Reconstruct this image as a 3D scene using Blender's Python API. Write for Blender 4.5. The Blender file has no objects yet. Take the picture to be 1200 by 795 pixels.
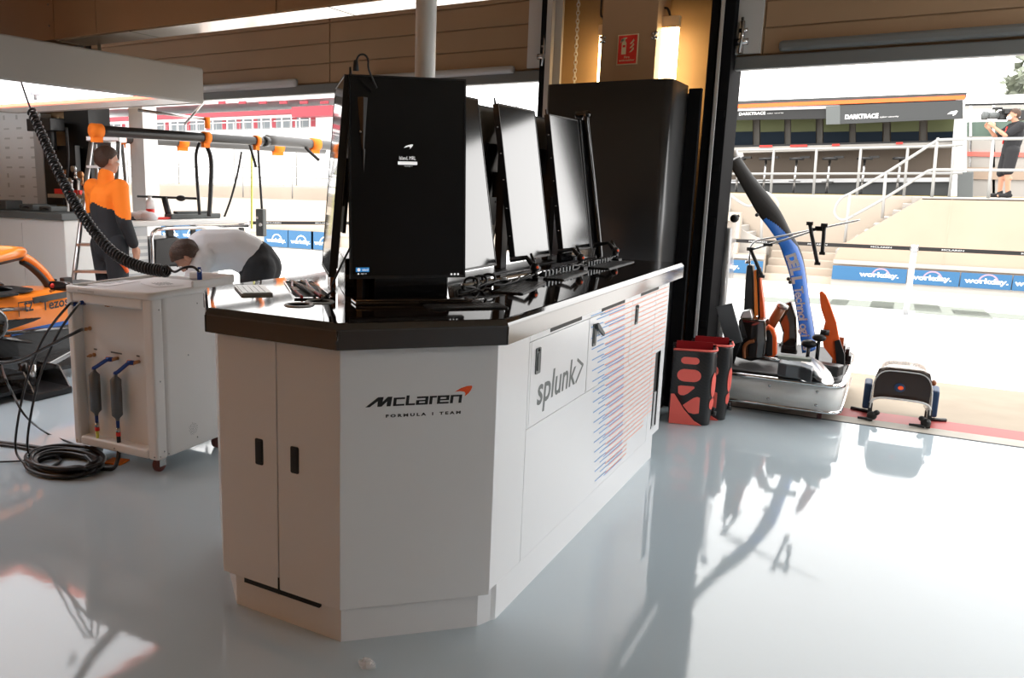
import bpy, bmesh, math, random
import numpy as np
from mathutils import Vector, Matrix
random.seed(7)
C = bpy.context.scene.collection
R = math.radians
# ---------------------------------------------------------------- camera (survey of the photograph)
FPX, PITCH, ROLL, YAW, EYE = 958.074, .188226, .013428, .5539, 1.5
PX, PY = 600 - 141.6, 397.5
_c, _s = math.cos(YAW), math.sin(YAW)
FW = Vector((-_s*math.cos(PITCH), _c*math.cos(PITCH), -math.sin(PITCH)))
RT = Vector((_c, _s, 0)); UP = RT.cross(FW)
R2 = RT*math.cos(ROLL) + UP*math.sin(ROLL); U2 = -RT*math.sin(ROLL) + UP*math.cos(ROLL)
O3 = Vector((0, 0, EYE))
def ray(u, v): return FW + R2*((u-PX)/FPX) - U2*((v-PY)/FPX)
def onZ(u, v, z=0): d = ray(u, v); return O3 + d*((z-EYE)/d.z)
def onY(u, v, y): d = ray(u, v); return O3 + d*(y/d.y)
def onX(u, v, x): d = ray(u, v); return O3 + d*(x/d.x)
def onD(u, v, dep): return O3 + ray(u, v)*dep
def onP(u, v, p, n): d = ray(u, v); return O3 + d*((Vector(p)-O3).dot(n)/d.dot(n))
cam = bpy.data.cameras.new('camera'); cam.sensor_width = 36; cam.sensor_fit = 'HORIZONTAL'
cam.lens = FPX/1200*36; cam.shift_x = 141.6/1200; cam.clip_end = 500
co = bpy.data.objects.new('camera', cam); C.objects.link(co)
co.matrix_world = Matrix(((R2.x, U2.x, -FW.x, 0), (R2.y, U2.y, -FW.y, 0), (R2.z, U2.z, -FW.z, EYE), (0, 0, 0, 1)))
bpy.context.scene.camera = co

# ---------------------------------------------------------------- materials
M = {}
def srgb(r, g, b):
    f = lambda c: (c/255/12.92) if c/255 <= .04045 else ((c/255+.055)/1.055)**2.4
    return (f(r), f(g), f(b), 1)
def mat(name, col, rough=.5, metal=0, ior=1.5, emit=0, emcol=None, noise=0, nscale=8, bump=0, bscale=40, coat=0, alpha=1, trans=0):
    m = bpy.data.materials.new(name); m.use_nodes = True; nt = m.node_tree; b = nt.nodes['Principled BSDF']
    if len(col) == 3: col = (*col, 1)
    b.inputs['Base Color'].default_value = col; b.inputs['Roughness'].default_value = rough
    b.inputs['Metallic'].default_value = metal; b.inputs['IOR'].default_value = ior
    b.inputs['Coat Weight'].default_value = coat; b.inputs['Alpha'].default_value = alpha
    b.inputs['Transmission Weight'].default_value = trans
    if emit:
        b.inputs['Emission Color'].default_value = emcol or col; b.inputs['Emission Strength'].default_value = emit
    tc = nt.nodes.new('ShaderNodeTexCoord')
    if noise:
        n = nt.nodes.new('ShaderNodeTexNoise'); n.inputs['Scale'].default_value = nscale; n.inputs['Detail'].default_value = 5
        nt.links.new(tc.outputs['Object'], n.inputs['Vector'])
        cr = nt.nodes.new('ShaderNodeValToRGB'); cr.color_ramp.elements[0].position = .3; cr.color_ramp.elements[1].position = .7
        cr.color_ramp.elements[0].color = tuple(c*(1-noise) for c in col[:3]) + (1,)
        cr.color_ramp.elements[1].color = tuple(min(1, c*(1+noise)) for c in col[:3]) + (1,)
        nt.links.new(n.outputs['Fac'], cr.inputs['Fac']); nt.links.new(cr.outputs['Color'], b.inputs['Base Color'])
    if bump:
        n = nt.nodes.new('ShaderNodeTexNoise'); n.inputs['Scale'].default_value = bscale; n.inputs['Detail'].default_value = 3
        nt.links.new(tc.outputs['Object'], n.inputs['Vector'])
        bp = nt.nodes.new('ShaderNodeBump'); bp.inputs['Strength'].default_value = bump; bp.inputs['Distance'].default_value = .01
        nt.links.new(n.outputs['Fac'], bp.inputs['Height']); nt.links.new(bp.outputs['Normal'], b.inputs['Normal'])
    M[name] = m; return m
def carbon(name, c0, c1, rough, ior, scale=350):
    m = mat(name, c0, rough, 0, ior); nt = m.node_tree; b = nt.nodes['Principled BSDF']
    ck = nt.nodes.new('ShaderNodeTexChecker'); ck.inputs['Scale'].default_value = scale
    ck.inputs['Color1'].default_value = (*c0, 1); ck.inputs['Color2'].default_value = (*c1, 1)
    tc = nt.nodes.new('ShaderNodeTexCoord'); mp = nt.nodes.new('ShaderNodeMapping'); mp.inputs['Rotation'].default_value = (R(45), R(45), R(45))
    nt.links.new(tc.outputs['Object'], mp.inputs['Vector']); nt.links.new(mp.outputs['Vector'], ck.inputs['Vector'])
    nt.links.new(ck.outputs['Color'], b.inputs['Base Color']); return m

# ---------------------------------------------------------------- mesh builder (world coordinates)
class MB:
    def __init__(s): s.v = []; s.f = []; s.m = []; s.sm = []
    def add(s, vs, fs, mi=0, smooth=False):
        o = len(s.v); s.v += [Vector(p) for p in vs]
        for f in fs: s.f.append([i+o for i in f]); s.m.append(mi); s.sm.append(smooth)
        return s
    def merge(s, b, mi=None):
        o = len(s.v); s.v += b.v
        for f, m_, q in zip(b.f, b.m, b.sm): s.f.append([i+o for i in f]); s.m.append(m_ if mi is None else mi); s.sm.append(q)
        return s
    def box(s, lo, hi, mi=0, mx=None):
        x0, y0, z0 = lo; x1, y1, z1 = hi
        vs = [Vector(p) for p in ((x0,y0,z0),(x1,y0,z0),(x1,y1,z0),(x0,y1,z0),(x0,y0,z1),(x1,y0,z1),(x1,y1,z1),(x0,y1,z1))]
        if mx is not None: vs = [mx @ p for p in vs]
        return s.add(vs, [(3,2,1,0),(4,5,6,7),(0,1,5,4),(1,2,6,5),(2,3,7,6),(3,0,4,7)], mi)
    def prism(s, poly, vec, mi=0):
        """planar polygon (3d points) pushed along vec"""
        n = len(poly); a = [Vector(p) for p in poly]; vec = Vector(vec)
        nn = Vector((0, 0, 0))
        for i in range(n): nn += a[i].cross(a[(i+1) % n])
        if nn.dot(vec) > 0: a.reverse()
        vs = a + [p+vec for p in a]
        fs = [list(range(n)), list(range(2*n-1, n-1, -1))]
        # first cap faces away from vec
        for i in range(n):
            j = (i+1) % n; fs.append([j, i, n+i, n+j])
        return s.add(vs, fs, mi)
    def tube(s, pts, r, n=10, mi=0, closed=False, cap=True):
        pts = [Vector(p) for p in pts]; N = len(pts); rs = r if hasattr(r, '__len__') else [r]*N
        T = []
        for i in range(N):
            a = pts[(i-1) % N] if (closed or i > 0) else pts[i]; b = pts[(i+1) % N] if (closed or i < N-1) else pts[i]
            t = (b-a); T.append(t.normalized() if t.length > 1e-9 else Vector((0, 0, 1)))
        u = T[0].orthogonal().normalized(); vs = []
        for i in range(N):
            u = (u - T[i]*u.dot(T[i])); u = u.normalized() if u.length > 1e-6 else T[i].orthogonal().normalized()
            w = T[i].cross(u)
            for k in range(n): a = 2*math.pi*k/n; vs.append(pts[i] + (u*math.cos(a)+w*math.sin(a))*rs[i])
        fs = []
        for i in range(N if closed else N-1):
            j = (i+1) % N
            for k in range(n): l = (k+1) % n; fs.append([i*n+k, i*n+l, j*n+l, j*n+k])
        if cap and not closed: fs.append(list(range(n-1, -1, -1))); fs.append([(N-1)*n+k for k in range(n)])
        return s.add(vs, fs, mi, True)
    def cyl(s, p, q, r, n=20, mi=0, r2=None): return s.tube([p, q], [r, r if r2 is None else r2], n, mi)
    def loft(s, rings, mi=0, smooth=True, cap=True, closed=True, mf=None):
        N = len(rings); n = len(rings[0]); vs = [p for r in rings for p in r]; o = len(s.v); s.v += [Vector(p) for p in vs]
        for i in range(N-1):
            for k in range(n if closed else n-1):
                l = (k+1) % n; s.f.append([o+i*n+k, o+i*n+l, o+(i+1)*n+l, o+(i+1)*n+k]); s.m.append(mf(i, k) if mf else mi); s.sm.append(smooth)
        if cap and closed:
            s.f.append([o+k for k in range(n-1, -1, -1)]); s.m.append(mf(0, 0) if mf else mi); s.sm.append(False)
            s.f.append([o+(N-1)*n+k for k in range(n)]); s.m.append(mf(N-2, 0) if mf else mi); s.sm.append(False)
        return s
    def lathe(s, prof, c, ax=(0, 0, 1), n=20, mi=0):
        ax = Vector(ax).normalized(); u = ax.orthogonal().normalized(); w = ax.cross(u); c = Vector(c)
        return s.loft([[c+ax*h+(u*math.cos(2*math.pi*k/n)+w*math.sin(2*math.pi*k/n))*max(r, 1e-4) for k in range(n)] for r, h in prof], mi)
    def ball(s, c, r, mx=None, mi=0, n=16, m=10):
        c = Vector(c); r = Vector(r) if hasattr(r, '__len__') else Vector((r, r, r)); rings = []
        for i in range(m+1):
            th = math.pi*i/m - math.pi/2; q = max(math.cos(th), 1e-3)
            ring = []
            for k in range(n):
                a = 2*math.pi*k/n; p = Vector((r.x*q*math.cos(a), r.y*q*math.sin(a), r.z*math.sin(th)))
                ring.append(c + (mx @ p if mx is not None else p))
            rings.append(ring)
        return s.loft(rings, mi)
def frame(o, x, y=None, z=(0, 0, 1)):
    """matrix with given origin and axes"""
    x = Vector(x).normalized(); z = Vector(z)
    if y is None: y = z.cross(x).normalized()
    y = Vector(y).normalized(); z = x.cross(y)
    return Matrix(((x.x, y.x, z.x, o[0]), (x.y, y.y, z.y, o[1]), (x.z, y.z, z.z, o[2]), (0, 0, 0, 1)))
W = {}
def link(o, name, parent, base=None):
    C.objects.link(o)
    if parent is not None: o.parent = parent; W[o.name] = W[parent.name]
    else:
        b = Vector(base) if base is not None else Vector((0, 0, 0)); o.location = b; W[o.name] = Matrix.Translation(b)
def to_obj(name, mb, mats, parent=None, base=None, bev=0, seg=2):
    if parent is None and base is None:
        xs = [p.x for p in mb.v]; ys = [p.y for p in mb.v]; zs = [p.z for p in mb.v]
        base = ((min(xs)+max(xs))/2, (min(ys)+max(ys))/2, min(zs))
    inv = (W[parent.name] if parent is not None else Matrix.Translation(Vector(base))).inverted()
    me = bpy.data.meshes.new(name); me.from_pydata([inv @ p for p in mb.v], [], mb.f)
    for x in (mats if isinstance(mats, (list, tuple)) else [mats]): me.materials.append(M[x] if isinstance(x, str) else x)
    me.polygons.foreach_set('material_index', mb.m); me.polygons.foreach_set('use_smooth', mb.sm); me.update()
    o = bpy.data.objects.new(name, me); link(o, name, parent, base)
    if bev:
        b = o.modifiers.new('bevel', 'BEVEL'); b.width = bev; b.segments = seg; b.limit_method = 'ANGLE'; b.angle_limit = R(40); b.harden_normals = False
    return o
def tag(o, label, cat, group=None, kind=None):
    o['label'] = label; o['category'] = cat
    if group: o['group'] = group
    if kind: o['kind'] = kind
    return o
def empty(name, loc, label, cat, group=None, mx=None):
    o = bpy.data.objects.new(name, None); C.objects.link(o); o.empty_display_size = .1
    m = Matrix.Translation(Vector(loc)) if mx is None else mx
    o.matrix_world = m; W[o.name] = m.copy()
    return tag(o, label, cat, group)
def part(name, mb, mats, parent, label=None, bev=0, seg=2, kind=None):
    o = to_obj(name, mb, mats, parent, None, bev, seg)
    if label: o['label'] = label
    if kind: o['kind'] = kind
    return o
def thing(name, mb, mats, label, cat, group=None, bev=0, seg=2, base=None, kind=None):
    return tag(to_obj(name, mb, mats, None, base, bev, seg), label, cat, group, kind)
def struct(name, mb, mats, bev=0, label=None):
    o = to_obj(name, mb, mats, None, (0, 0, 0), bev); o['kind'] = 'structure'
    if label: o['label'] = label
    return o
def copy_tree(o, mx=None, parent=None):
    c = o.copy(); C.objects.link(c); c.parent = parent; W[c.name] = mx if mx is not None else W[parent.name]
    if mx is not None: c.matrix_world = mx
    for ch in [k for k in bpy.data.objects if k.parent == o]: copy_tree(ch, None, c)
    return c
def smoothed(mb, voxel, it=6, name='tmp'):
    """one continuous surface around overlapping closed pieces"""
    me = bpy.data.meshes.new(name); me.from_pydata(mb.v, [], mb.f); me.update()
    bm = bmesh.new(); bm.from_mesh(me); bmesh.ops.recalc_face_normals(bm, faces=bm.faces); bm.to_mesh(me); bm.free()
    o = bpy.data.objects.new(name, me); C.objects.link(o)
    r = o.modifiers.new('r', 'REMESH'); r.mode = 'VOXEL'; r.voxel_size = voxel
    if it: q = o.modifiers.new('s', 'SMOOTH'); q.iterations = it; q.factor = .5
    dg = bpy.context.evaluated_depsgraph_get(); m2 = bpy.data.meshes.new_from_object(o.evaluated_get(dg))
    out = MB(); out.v = [v.co.copy() for v in m2.vertices]; out.f = [list(p.vertices) for p in m2.polygons]
    out.m = [0]*len(out.f); out.sm = [True]*len(out.f)
    bpy.data.objects.remove(o); bpy.data.meshes.remove(me); bpy.data.meshes.remove(m2); return out
_tc = {}
def text2d(s, size=1, bold=0, shear=0, xs=1, space=1):
    k = (s, size, bold, shear, xs, space)
    if k in _tc: return _tc[k]
    cu = bpy.data.curves.new('t', 'FONT'); cu.body = s; cu.size = size; cu.offset = bold; cu.shear = shear; cu.space_character = space
    cu.resolution_u = 3; cu.fill_mode = 'FRONT'
    o = bpy.data.objects.new('t', cu); C.objects.link(o); dg = bpy.context.evaluated_depsgraph_get()
    me = bpy.data.meshes.new_from_object(o.evaluated_get(dg))
    v = [(p.co.x*xs, p.co.y) for p in me.vertices]; f = [list(p.vertices) for p in me.polygons]
    bpy.data.objects.remove(o); bpy.data.meshes.remove(me); _tc[k] = (v, f); return v, f
def put2d(mb, vf, o, x, y, mi=0, fit=None, lift=0.0006, flip=False):
    """lay flat lettering on a plane: o lower-left corner, x / y plane directions; fit=(w,h) stretches to a size"""
    v, f = vf; o = Vector(o); x = Vector(x).normalized(); y = Vector(y).normalized(); n = x.cross(y)
    if fit:
        x0 = min(p[0] for p in v); x1 = max(p[0] for p in v); y0 = min(p[1] for p in v); y1 = max(p[1] for p in v)
        sx = fit[0]/(x1-x0) if fit[0] else None; sy = fit[1]/(y1-y0) if fit[1] else None
        sx = sx or sy; sy = sy or sx
        v = [((p[0]-x0)*sx, (p[1]-y0)*sy) for p in v]
    # front face only slightly proud of the surface, with a thin body
    return mb.add([o + x*p[0] + y*p[1] + n*lift for p in v], f, mi)
def poly2d(mb, pts, o, x, y, mi=0, lift=.0006, th=0):
    o = Vector(o); x = Vector(x).normalized(); y = Vector(y).normalized(); n = x.cross(y)
    P = [o + x*a + y*b + n*lift for a, b in pts]
    return mb.add(P, [list(range(len(P)))], mi)
def ribbon2d(mb, pts, w, o, x, y, mi=0, lift=.0006, closed=False):
    """stroke of width w"""
    n = len(pts)
    for i in range(n if closed else n-1):
        a = Vector(pts[i]); b = Vector(pts[(i+1) % n]); d = (b-a); 
        if d.length < 1e-9: continue
        d.normalize(); q = Vector((-d.y, d.x))*w/2; e = d*w*.5
        poly2d(mb, [a-q-e, b-q+e, b+q+e, a+q-e], o, x, y, mi, lift+.00002*i)
    return mb
def arc(c, r, a0, a1, n): return [(c[0]+r*math.cos(a0+(a1-a0)*i/n), c[1]+r*math.sin(a0+(a1-a0)*i/n)) for i in range(n+1)]
def rrect(x0, y0, x1, y1, r, n=5):
    return (arc((x1-r, y0+r), r, -math.pi/2, 0, n) + arc((x1-r, y1-r), r, 0, math.pi/2, n) +
            arc((x0+r, y1-r), r, math.pi/2, math.pi, n) + arc((x0+r, y0+r), r, math.pi, 1.5*math.pi, n))
def spline(P, n=8):
    P = [Vector(p) for p in P]; out = []
    for i in range(len(P)-1):
        a = P[max(i-1, 0)]; b = P[i]; c = P[i+1]; d = P[min(i+2, len(P)-1)]
        for k in range(n):
            t = k/n; out.append(.5*((2*b)+(c-a)*t+(2*a-5*b+4*c-d)*t*t+(3*b-a-3*c+d)*t**3))
    out.append(P[-1]); return out
X3, Y3, Z3 = Vector((1, 0, 0)), Vector((0, 1, 0)), Vector((0, 0, 1))

# ---------------------------------------------------------------- palette
mat('epoxy_floor', (.46, .54, .59), .055, 0, 1.6, noise=.03, nscale=.8, bump=.02, bscale=18)
mat('concrete', (.33, .275, .21), .8, noise=.08, nscale=3)
mat('tarmac_pale', (.80, .79, .77), .9, noise=.04, nscale=1)
mat('red_paint', (.42, .055, .05), .5)
mat('grey_strip', (.42, .39, .34), .6, noise=.1, nscale=6)
mat('black_gap', (.004, .004, .004), .6)
mat('white_laminate', (.82, .83, .85), .25)
mat('canopy_paint', (.40, .385, .36), .3)
mat('white_powder', (.78, .78, .76), .35)
mat('white_paint', (.8, .8, .8), .6)
mat('grey_wall', (.55, .55, .54), .7)
mat('tan_panel', (.36, .235, .135), .55, noise=.05, nscale=2)  # beige door panels, with the warm light put into the colour
mat('tan_beam', (.42, .27, .155), .5, noise=.04, nscale=2)  # beige beam paint, warm light mixed into the tan
mat('tan_dark', (.30, .19, .09), .55, noise=.08, nscale=4)
mat('beam_metal', (.5, .47, .43), .22, 1)
mat('ceiling_paint', (.42, .33, .24), .7)
mat('grey_rubber', (.10, .11, .11), .6)
mat('door_seal', (.16, .17, .17), .45)
mat('black_plastic', (.012, .012, .013), .35)
mat('black_gloss', (.006, .006, .007), .08, 0, 1.6)
mat('black_rubber', (.012, .012, .013), .5)
mat('dark_cabinet', (.035, .036, .038), .32, .35)
mat('chrome', (.75, .75, .76), .08, 1)
mat('aluminium', (.62, .62, .62), .3, 1)
mat('steel', (.5, .5, .5), .25, 1)
mat('galvanised', (.50, .51, .52), .45, .3)
mat('rail_grey', (.30, .30, .29), .6)
mat('jamb_black', (.010, .010, .011), .85, ior=1.15)
mat('screen', (.006, .007, .008), .13, 0, 2.1)
mat('screen_dark', (.006, .007, .009), .2, 0, 1.45)
mat('screen_mirror', (.02, .02, .022), .04, 0, 3.2)
mat('monitor_back', (.25, .23, .2), .4)
carbon('carbon_gloss', (.010, .007, .006), (.022, .014, .011), .045, 2.0)
carbon('carbon_edge', (.012, .006, .004), (.03, .014, .009), .1, 1.9, 300)
carbon('carbon_satin', (.008, .008, .009), (.02, .02, .021), .3, 1.5, 200)
mat('logo_black', (.012, .012, .014), .4)
mat('logo_grey', (.10, .12, .12), .4)
mat('logo_white', (.9, .9, .9), .5)
mat('ui_white', (.8, .8, .8), .5, emit=.7, emcol=(1, 1, 1, 1))
mat('ui_blue', (.02, .2, .5), .5, emit=.5, emcol=(.03, .3, .75, 1))
mat('papaya', (1.0, .26, .02), .3, coat=.4)
mat('papaya_deep', (.95, .13, .015), .3)
mat('orange_cloth', (1.0, .23, .01), .8)
mat('logo_orange', (.95, .10, .01), .4)
mat('blue_paint', (.010, .13, .52), .3)
mat('key_grey', (.05, .052, .054), .35)
mat('stripe_blue', (.10, .30, .62), .4)
mat('stripe_orange', (.95, .38, .22), .4)
mat('banner_blue', (.018, .10, .22), .5)
mat('banner_pink', (.32, .22, .29), .5)
mat('peach_wall', (.36, .275, .21), .85, noise=.05, nscale=1)
mat('peach_light', (.40, .34, .28), .85, noise=.04, nscale=1)
mat('white_concrete', (.36, .34, .315), .85)
mat('yellow_line', (.28, .20, .03), .6)
mat('stand_grey', (.034, .037, .038), .5)
mat('stand_dark', (.006, .0065, .007), .4)
mat('stand_green', (.10, .11, .055), .5, ior=1.2)
mat('stand_navy', (.004, .010, .018), .5, ior=1.2)
mat('stand_post', (.10, .09, .075), .5)
mat('stand_brown', (.13, .10, .075), .6)
mat('navy', (.015, .05, .13), .45)
mat('navy_metal', (.015, .05, .22), .3, .5)
mat('hose_black', (.008, .008, .009), .35)
mat('grey_canister', (.13, .145, .155), .35, .4)
mat('copper', (.5, .25, .12), .3, 1)
mat('caster_red', (.12, .03, .025), .5)
mat('coral', (.85, .14, .11), .55)
mat('coral_dark', (.35, .015, .02), .3)
mat('paper', (.85, .83, .84), .7)
mat('skin', (.47, .235, .15), .5, noise=.05, nscale=30)
mat('hair_brown', (.055, .025, .013), .6, noise=.3, nscale=90, bump=.6, bscale=160)
mat('cloth_white', (.72, .73, .76), .85, bump=.15, bscale=60)
mat('cloth_dark', (.018, .02, .024), .85, bump=.15, bscale=60)
mat('cloth_black', (.012, .012, .014), .85)
mat('eye_white', (.8, .8, .78), .2)
mat('mask_white', (.75, .8, .85), .7)
mat('red_plastic', (.75, .03, .02), .4)
mat('sign_red', (.80, .03, .02), .45)
mat('sign_cream', (.80, .72, .48), .5)
mat('lamp_warm', (1, .8, .5), .4, emit=14, emcol=(1, .72, .36, 1))
mat('lamp_white', (1, 1, 1), .4, emit=3.2, emcol=(.93, .96, 1, 1))
mat('led_red', (1, .2, .12), .4, emit=2.2, emcol=(1, .22, .12, 1))
mat('lamp_tan', (.8, .6, .35), .4)
mat('gold_metal', (.75, .52, .26), .22, 1)
mat('foliage', (.20, .22, .17), .8, noise=.3, nscale=2)  # leaf green paled to imitate bright haze
mat('bark', (.08, .05, .03), .9)
mat('red_building', (.24, .022, .035), .6)
mat('glass_dark', (.10, .12, .13), .1)
mat('fence_green', (.10, .15, .12), .6)
mat('brown_carbon', (.28, .09, .03), .25)
mat('silver_key', (.50, .50, .48), .3, .6)
mat('cable_red', (.5, .02, .02), .4)
mat('cable_blue', (.02, .08, .35), .4)
mat('tag_yellow', (.75, .8, .15), .5)
mat('pale_green', (.17, .19, .165), .8)
mat('orange_dot', (1, .12, .02), .4, emit=.3, emcol=(1, .1, .02, 1))
m = carbon('carbon_matt', (.006, .0055, .005), (.014, .012, .011), .5, 1.25, 200)
mat('dark_brown', (.035, .018, .013), .2)
mat('smoky_clear', (.30, .24, .20), .08, 0, 1.45, alpha=.42)
m = mat('clear_film', (.9, .9, .9), .06, 0, 1.45, alpha=.35)
# ================================================================ SETTING
YW = 5.96
b = MB(); b.add([(-11, -6, 0), (12, -6, 0), (12, YW, 0), (-11, YW, 0)], [(0, 1, 2, 3)]); struct('floor', b, 'epoxy_floor')
b = MB(); b.box((-11, YW-.006, -.02), (12, YW+.014, .002)); struct('trim_1', b, 'black_gap')
b = MB(); b.box((-11, YW+.014, -.05), (12, 6.14, -.001)); struct('trim_2', b, 'grey_strip')
b = MB(); b.box((-11, 6.14, -.05), (12, 6.38, -.0015)); struct('trim_3', b, 'red_paint')
b = MB(); b.box((-11, 6.38, -.05), (12, 7.7, -.002)); struct('ground_apron', b, 'concrete')
def gz(y): return -.004 if y < 8 else -.004-.04*(y-8)
b = MB(); b.add([(-60, 7.7, -.003), (40, 7.7, -.003), (40, 8, -.004), (-60, 8, -.004), (40, 45, gz(45)), (-60, 45, gz(45))], [(0, 1, 2, 3), (3, 2, 4, 5)])
b.add([(-60, YW, -.004), (-11, YW, -.004), (-11, 7.7, -.004), (-60, 7.7, -.004), (12, YW, -.004), (40, YW, -.004), (40, 7.7, -.004), (12, 7.7, -.004)], [(0, 1, 2, 3), (4, 5, 6, 7)])
struct('ground_pit_lane', b, 'tarmac_pale')
# pit box markings painted on the lane
b = MB()
for u, v, w, l in [(975, 354, .55, 1.2), (1026, 357, .62, 1.3), (1078, 360, .66, 1.5), (1133, 366, .66, 1.7), (1185, 371, .7, .9), (915, 352, .5, 1.0)]:
    d = ray(u, v); P = O3 + d*((.32-EYE)/(d.z+.04*d.y))
    b.add([(P.x-w, P.y-l/2, gz(P.y-l/2)+.004), (P.x+w*.4, P.y-l/2, gz(P.y-l/2)+.004), (P.x+w*.4, P.y+l/2, gz(P.y+l/2)+.004), (P.x-w, P.y+l/2, gz(P.y+l/2)+.004)], [(0, 1, 2, 3)])
struct('road_marking', b, 'pale_green')
CZ = 3.05
b = MB(); b.box((-11.2, -6.2, CZ), (12.2, 6.3, CZ+.1)); struct('ceiling', b, 'ceiling_paint')
b = MB(); b.box((-11.2, -6.2, 0), (-11, 6.2, CZ)); struct('wall_left', b, 'tan_beam')
b = MB(); b.box((12, -6.2, 0), (12.2, 6.2, CZ)); struct('wall_right', b, 'white_paint')
b = MB(); b.box((-11, -6.2, 0), (12, -6, CZ)); mat('wall_orange', (.50, .30, .14), .6); struct('wall_back', b, 'wall_orange')
b = MB(); b.box((-11, YW, 0), (-7.86, YW+.2, CZ)); b.box((-2.36, YW+.12, 0), (-1.07, YW+.3, CZ)); b.box((11, YW, 0), (12, YW+.2, CZ))
struct('wall_front', b, 'tan_dark')
# raised sectional doors above the two openings
def raised_door(name, x0, x1, seams):
    e = bpy.data.objects.new(name, None); C.objects.link(e); W[name] = Matrix(); e['kind'] = 'structure'
    b = MB(); z = 2.35
    while z < CZ-.02:
        z1 = min(z+.165, CZ)
        cuts = [x0]+seams+[x1]
        for a, c in zip(cuts[:-1], cuts[1:]): b.box((a+.004, YW+.02, z+.004), (c-.004, YW+.07, z1-.004))
        z = z1
    b.box((x0, YW+.035, 2.33), (x1, YW+.066, CZ)); part('panel', b, 'tan_panel', e, bev=.004)
    b = MB(); b.box((x0, YW, 2.262), (x1, YW+.08, 2.345)); part('bottom_rail', b, 'door_seal', e, bev=.008)
    return e
d1 = raised_door('door_1', -7.46, -2.36, [-4.36]); d2 = raised_door('door_2', -1.06, 11, [-.9])
b = MB(); b.box((-7.4, YW-.035, 2.33), (-4.7, YW+.02, 2.40)); b.box((-3.9, YW-.035, 2.33), (-2.62, YW+.02, 2.385)); part('stiffener', b, 'galvanised', d1, bev=.02)
b = MB(); b.box((-.80, YW-.035, 2.36), (10.9, YW+.02, 2.425)); part('stiffener', b, 'door_seal', d2, bev=.02)
for x0, e in ((-2.52, d1), (-1.06, d2)):
    b = MB(); b.box((x0, YW-.012, 2.36), (x0+.15, YW+.02, CZ)); part('end_stile', b, 'grey_wall', e)
    b = MB(); hx = x0+.13 if e is d1 else x0+.02
    b.box((hx, YW-.05, 2.36), (hx+.03, YW, 2.56)); b.cyl((hx-.03, YW-.05, 2.43), (hx+.06, YW-.05, 2.43), .022); b.cyl((hx, YW-.05, 2.5), (hx+.05, YW-.05, 2.5), .014)
    b.tube([(hx+.015, YW-.07, 2.36), (hx+.025, YW-.07, 2.48), (hx+.015, YW-.05, 2.58)], .009); part('hinge', b, 'steel', e)
# steel door jambs / tracks beside the middle pier
b = MB(); b.box((-1.20, 5.80, 0), (-1.135, YW+.12, CZ)); b.box((-1.135, 5.86, 0), (-1.065, YW+.3, CZ))
for z in (.55, .9, 1.25, 1.6, 1.95): b.box((-1.12, 5.852, z), (-1.075, 5.862, z+.05))
struct('trim_4', b, 'jamb_black', .004)
b = MB(); b.box((-1.146, 5.785, 0), (-1.118, 5.80, CZ)); b.box((-1.146, 5.785, 0), (-1.138, 5.84, CZ)); struct('trim_5', b, 'galvanised')
b = MB(); b.box((-2.335, 5.84, 0), (-2.295, YW+.12, CZ)); b.box((-2.295, 5.9, 0), (-2.24, 5.915, CZ)); struct('trim_6', b, 'galvanised')
b = MB(); b.box((-2.40, 5.9, 0), (-2.335, YW+.2, CZ)); struct('trim_7', b, 'jamb_black')
b = MB(); b.box((-7.86, YW-.06, 0), (-7.46, YW+.22, CZ)); struct('pillar_left', b, 'stand_dark')
b = MB(); b.box((-7.30, 6.3, 0), (-7.08, 6.5, 2.9)); struct('pillar_outside', b, 'white_paint')
# cable duct hung under the ceiling
e = bpy.data.objects.new('beam', None); C.objects.link(e); W['beam'] = Matrix(); e['kind'] = 'structure'
b = MB()
for x0, x1 in ((-9.5, -4.775), (-4.77, -4.37), (-4.365, -2.94), (-2.935, 1), (1.005, 3)): b.box((x0, 3.55, 2.383), (x1, 3.78, 2.80))
part('fascia', b, 'tan_beam', e, bev=.003)
b = MB()
for x0, x1 in ((-4.77, -4.07), (-4.06, -2.6), (-2.59, 1), (1.01, 3)): b.box((x0, 3.551, 2.374), (x1, 3.785, 2.383))
part('underside_tray', b, 'beam_metal', e)
for x in (-8, -5.5, -3.4, -1, 1.5):
    b = MB(); b.cyl((x, 3.66, 2.8), (x, 3.66, CZ), .012); part('hanger_rod', b, 'steel', e)
b = MB()
for z in (2.47, 2.6, 2.72): b.ball((-4.82, 3.548, z), (.008, .004, .008))
part('bolt', b, 'steel', e)

# ---- middle pier: boxed column with sign, chain and lamps
xa = onY(704, 60, 5.75).x; xb = onY(768, 60, 5.75).x
b = MB(); b.box((xa, 5.75, 0), (xb, YW+.12, CZ)); struct('pillar_middle', b, 'tan_beam', .004)
b = MB()
for x in (xa+.01, xb-.01):
    b.cyl((x-.02, 5.748, 2.47), (x+.02, 5.748, 2.47), .009); b.cyl((x-.02, 5.748, 2.50), (x+.02, 5.748, 2.50), .009); b.cyl((x, 5.74, 2.46), (x, 5.74, 2.51), .007)
struct('trim_8', b, 'steel')
def lamp(x0, x1, z0, z1, y, lab):
    t = empty('wall_lamp', ((x0+x1)/2, y, z0), lab, 'lamp')
    b = MB(); b.box((x0+.006, y, z0), (x1-.006, y+.05, z1-.07)); part('diffuser', b, 'lamp_warm', t, 'glowing warm diffuser', bev=.012)
    b = MB(); b.box((x0, y-.004, z1-.075), (x1, y+.054, z1)); part('end_cap', b, 'lamp_tan', t, bev=.006)
    b = MB(); b.tube(spline([((x0+x1)/2, y+.02, z1), ((x0+x1)/2-.02, y+.02, z1+.05), (x0, y+.03, z1+.1), (x0, y+.05, CZ)]), .007); part('cable', b, 'black_plastic', t)
    return t
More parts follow.
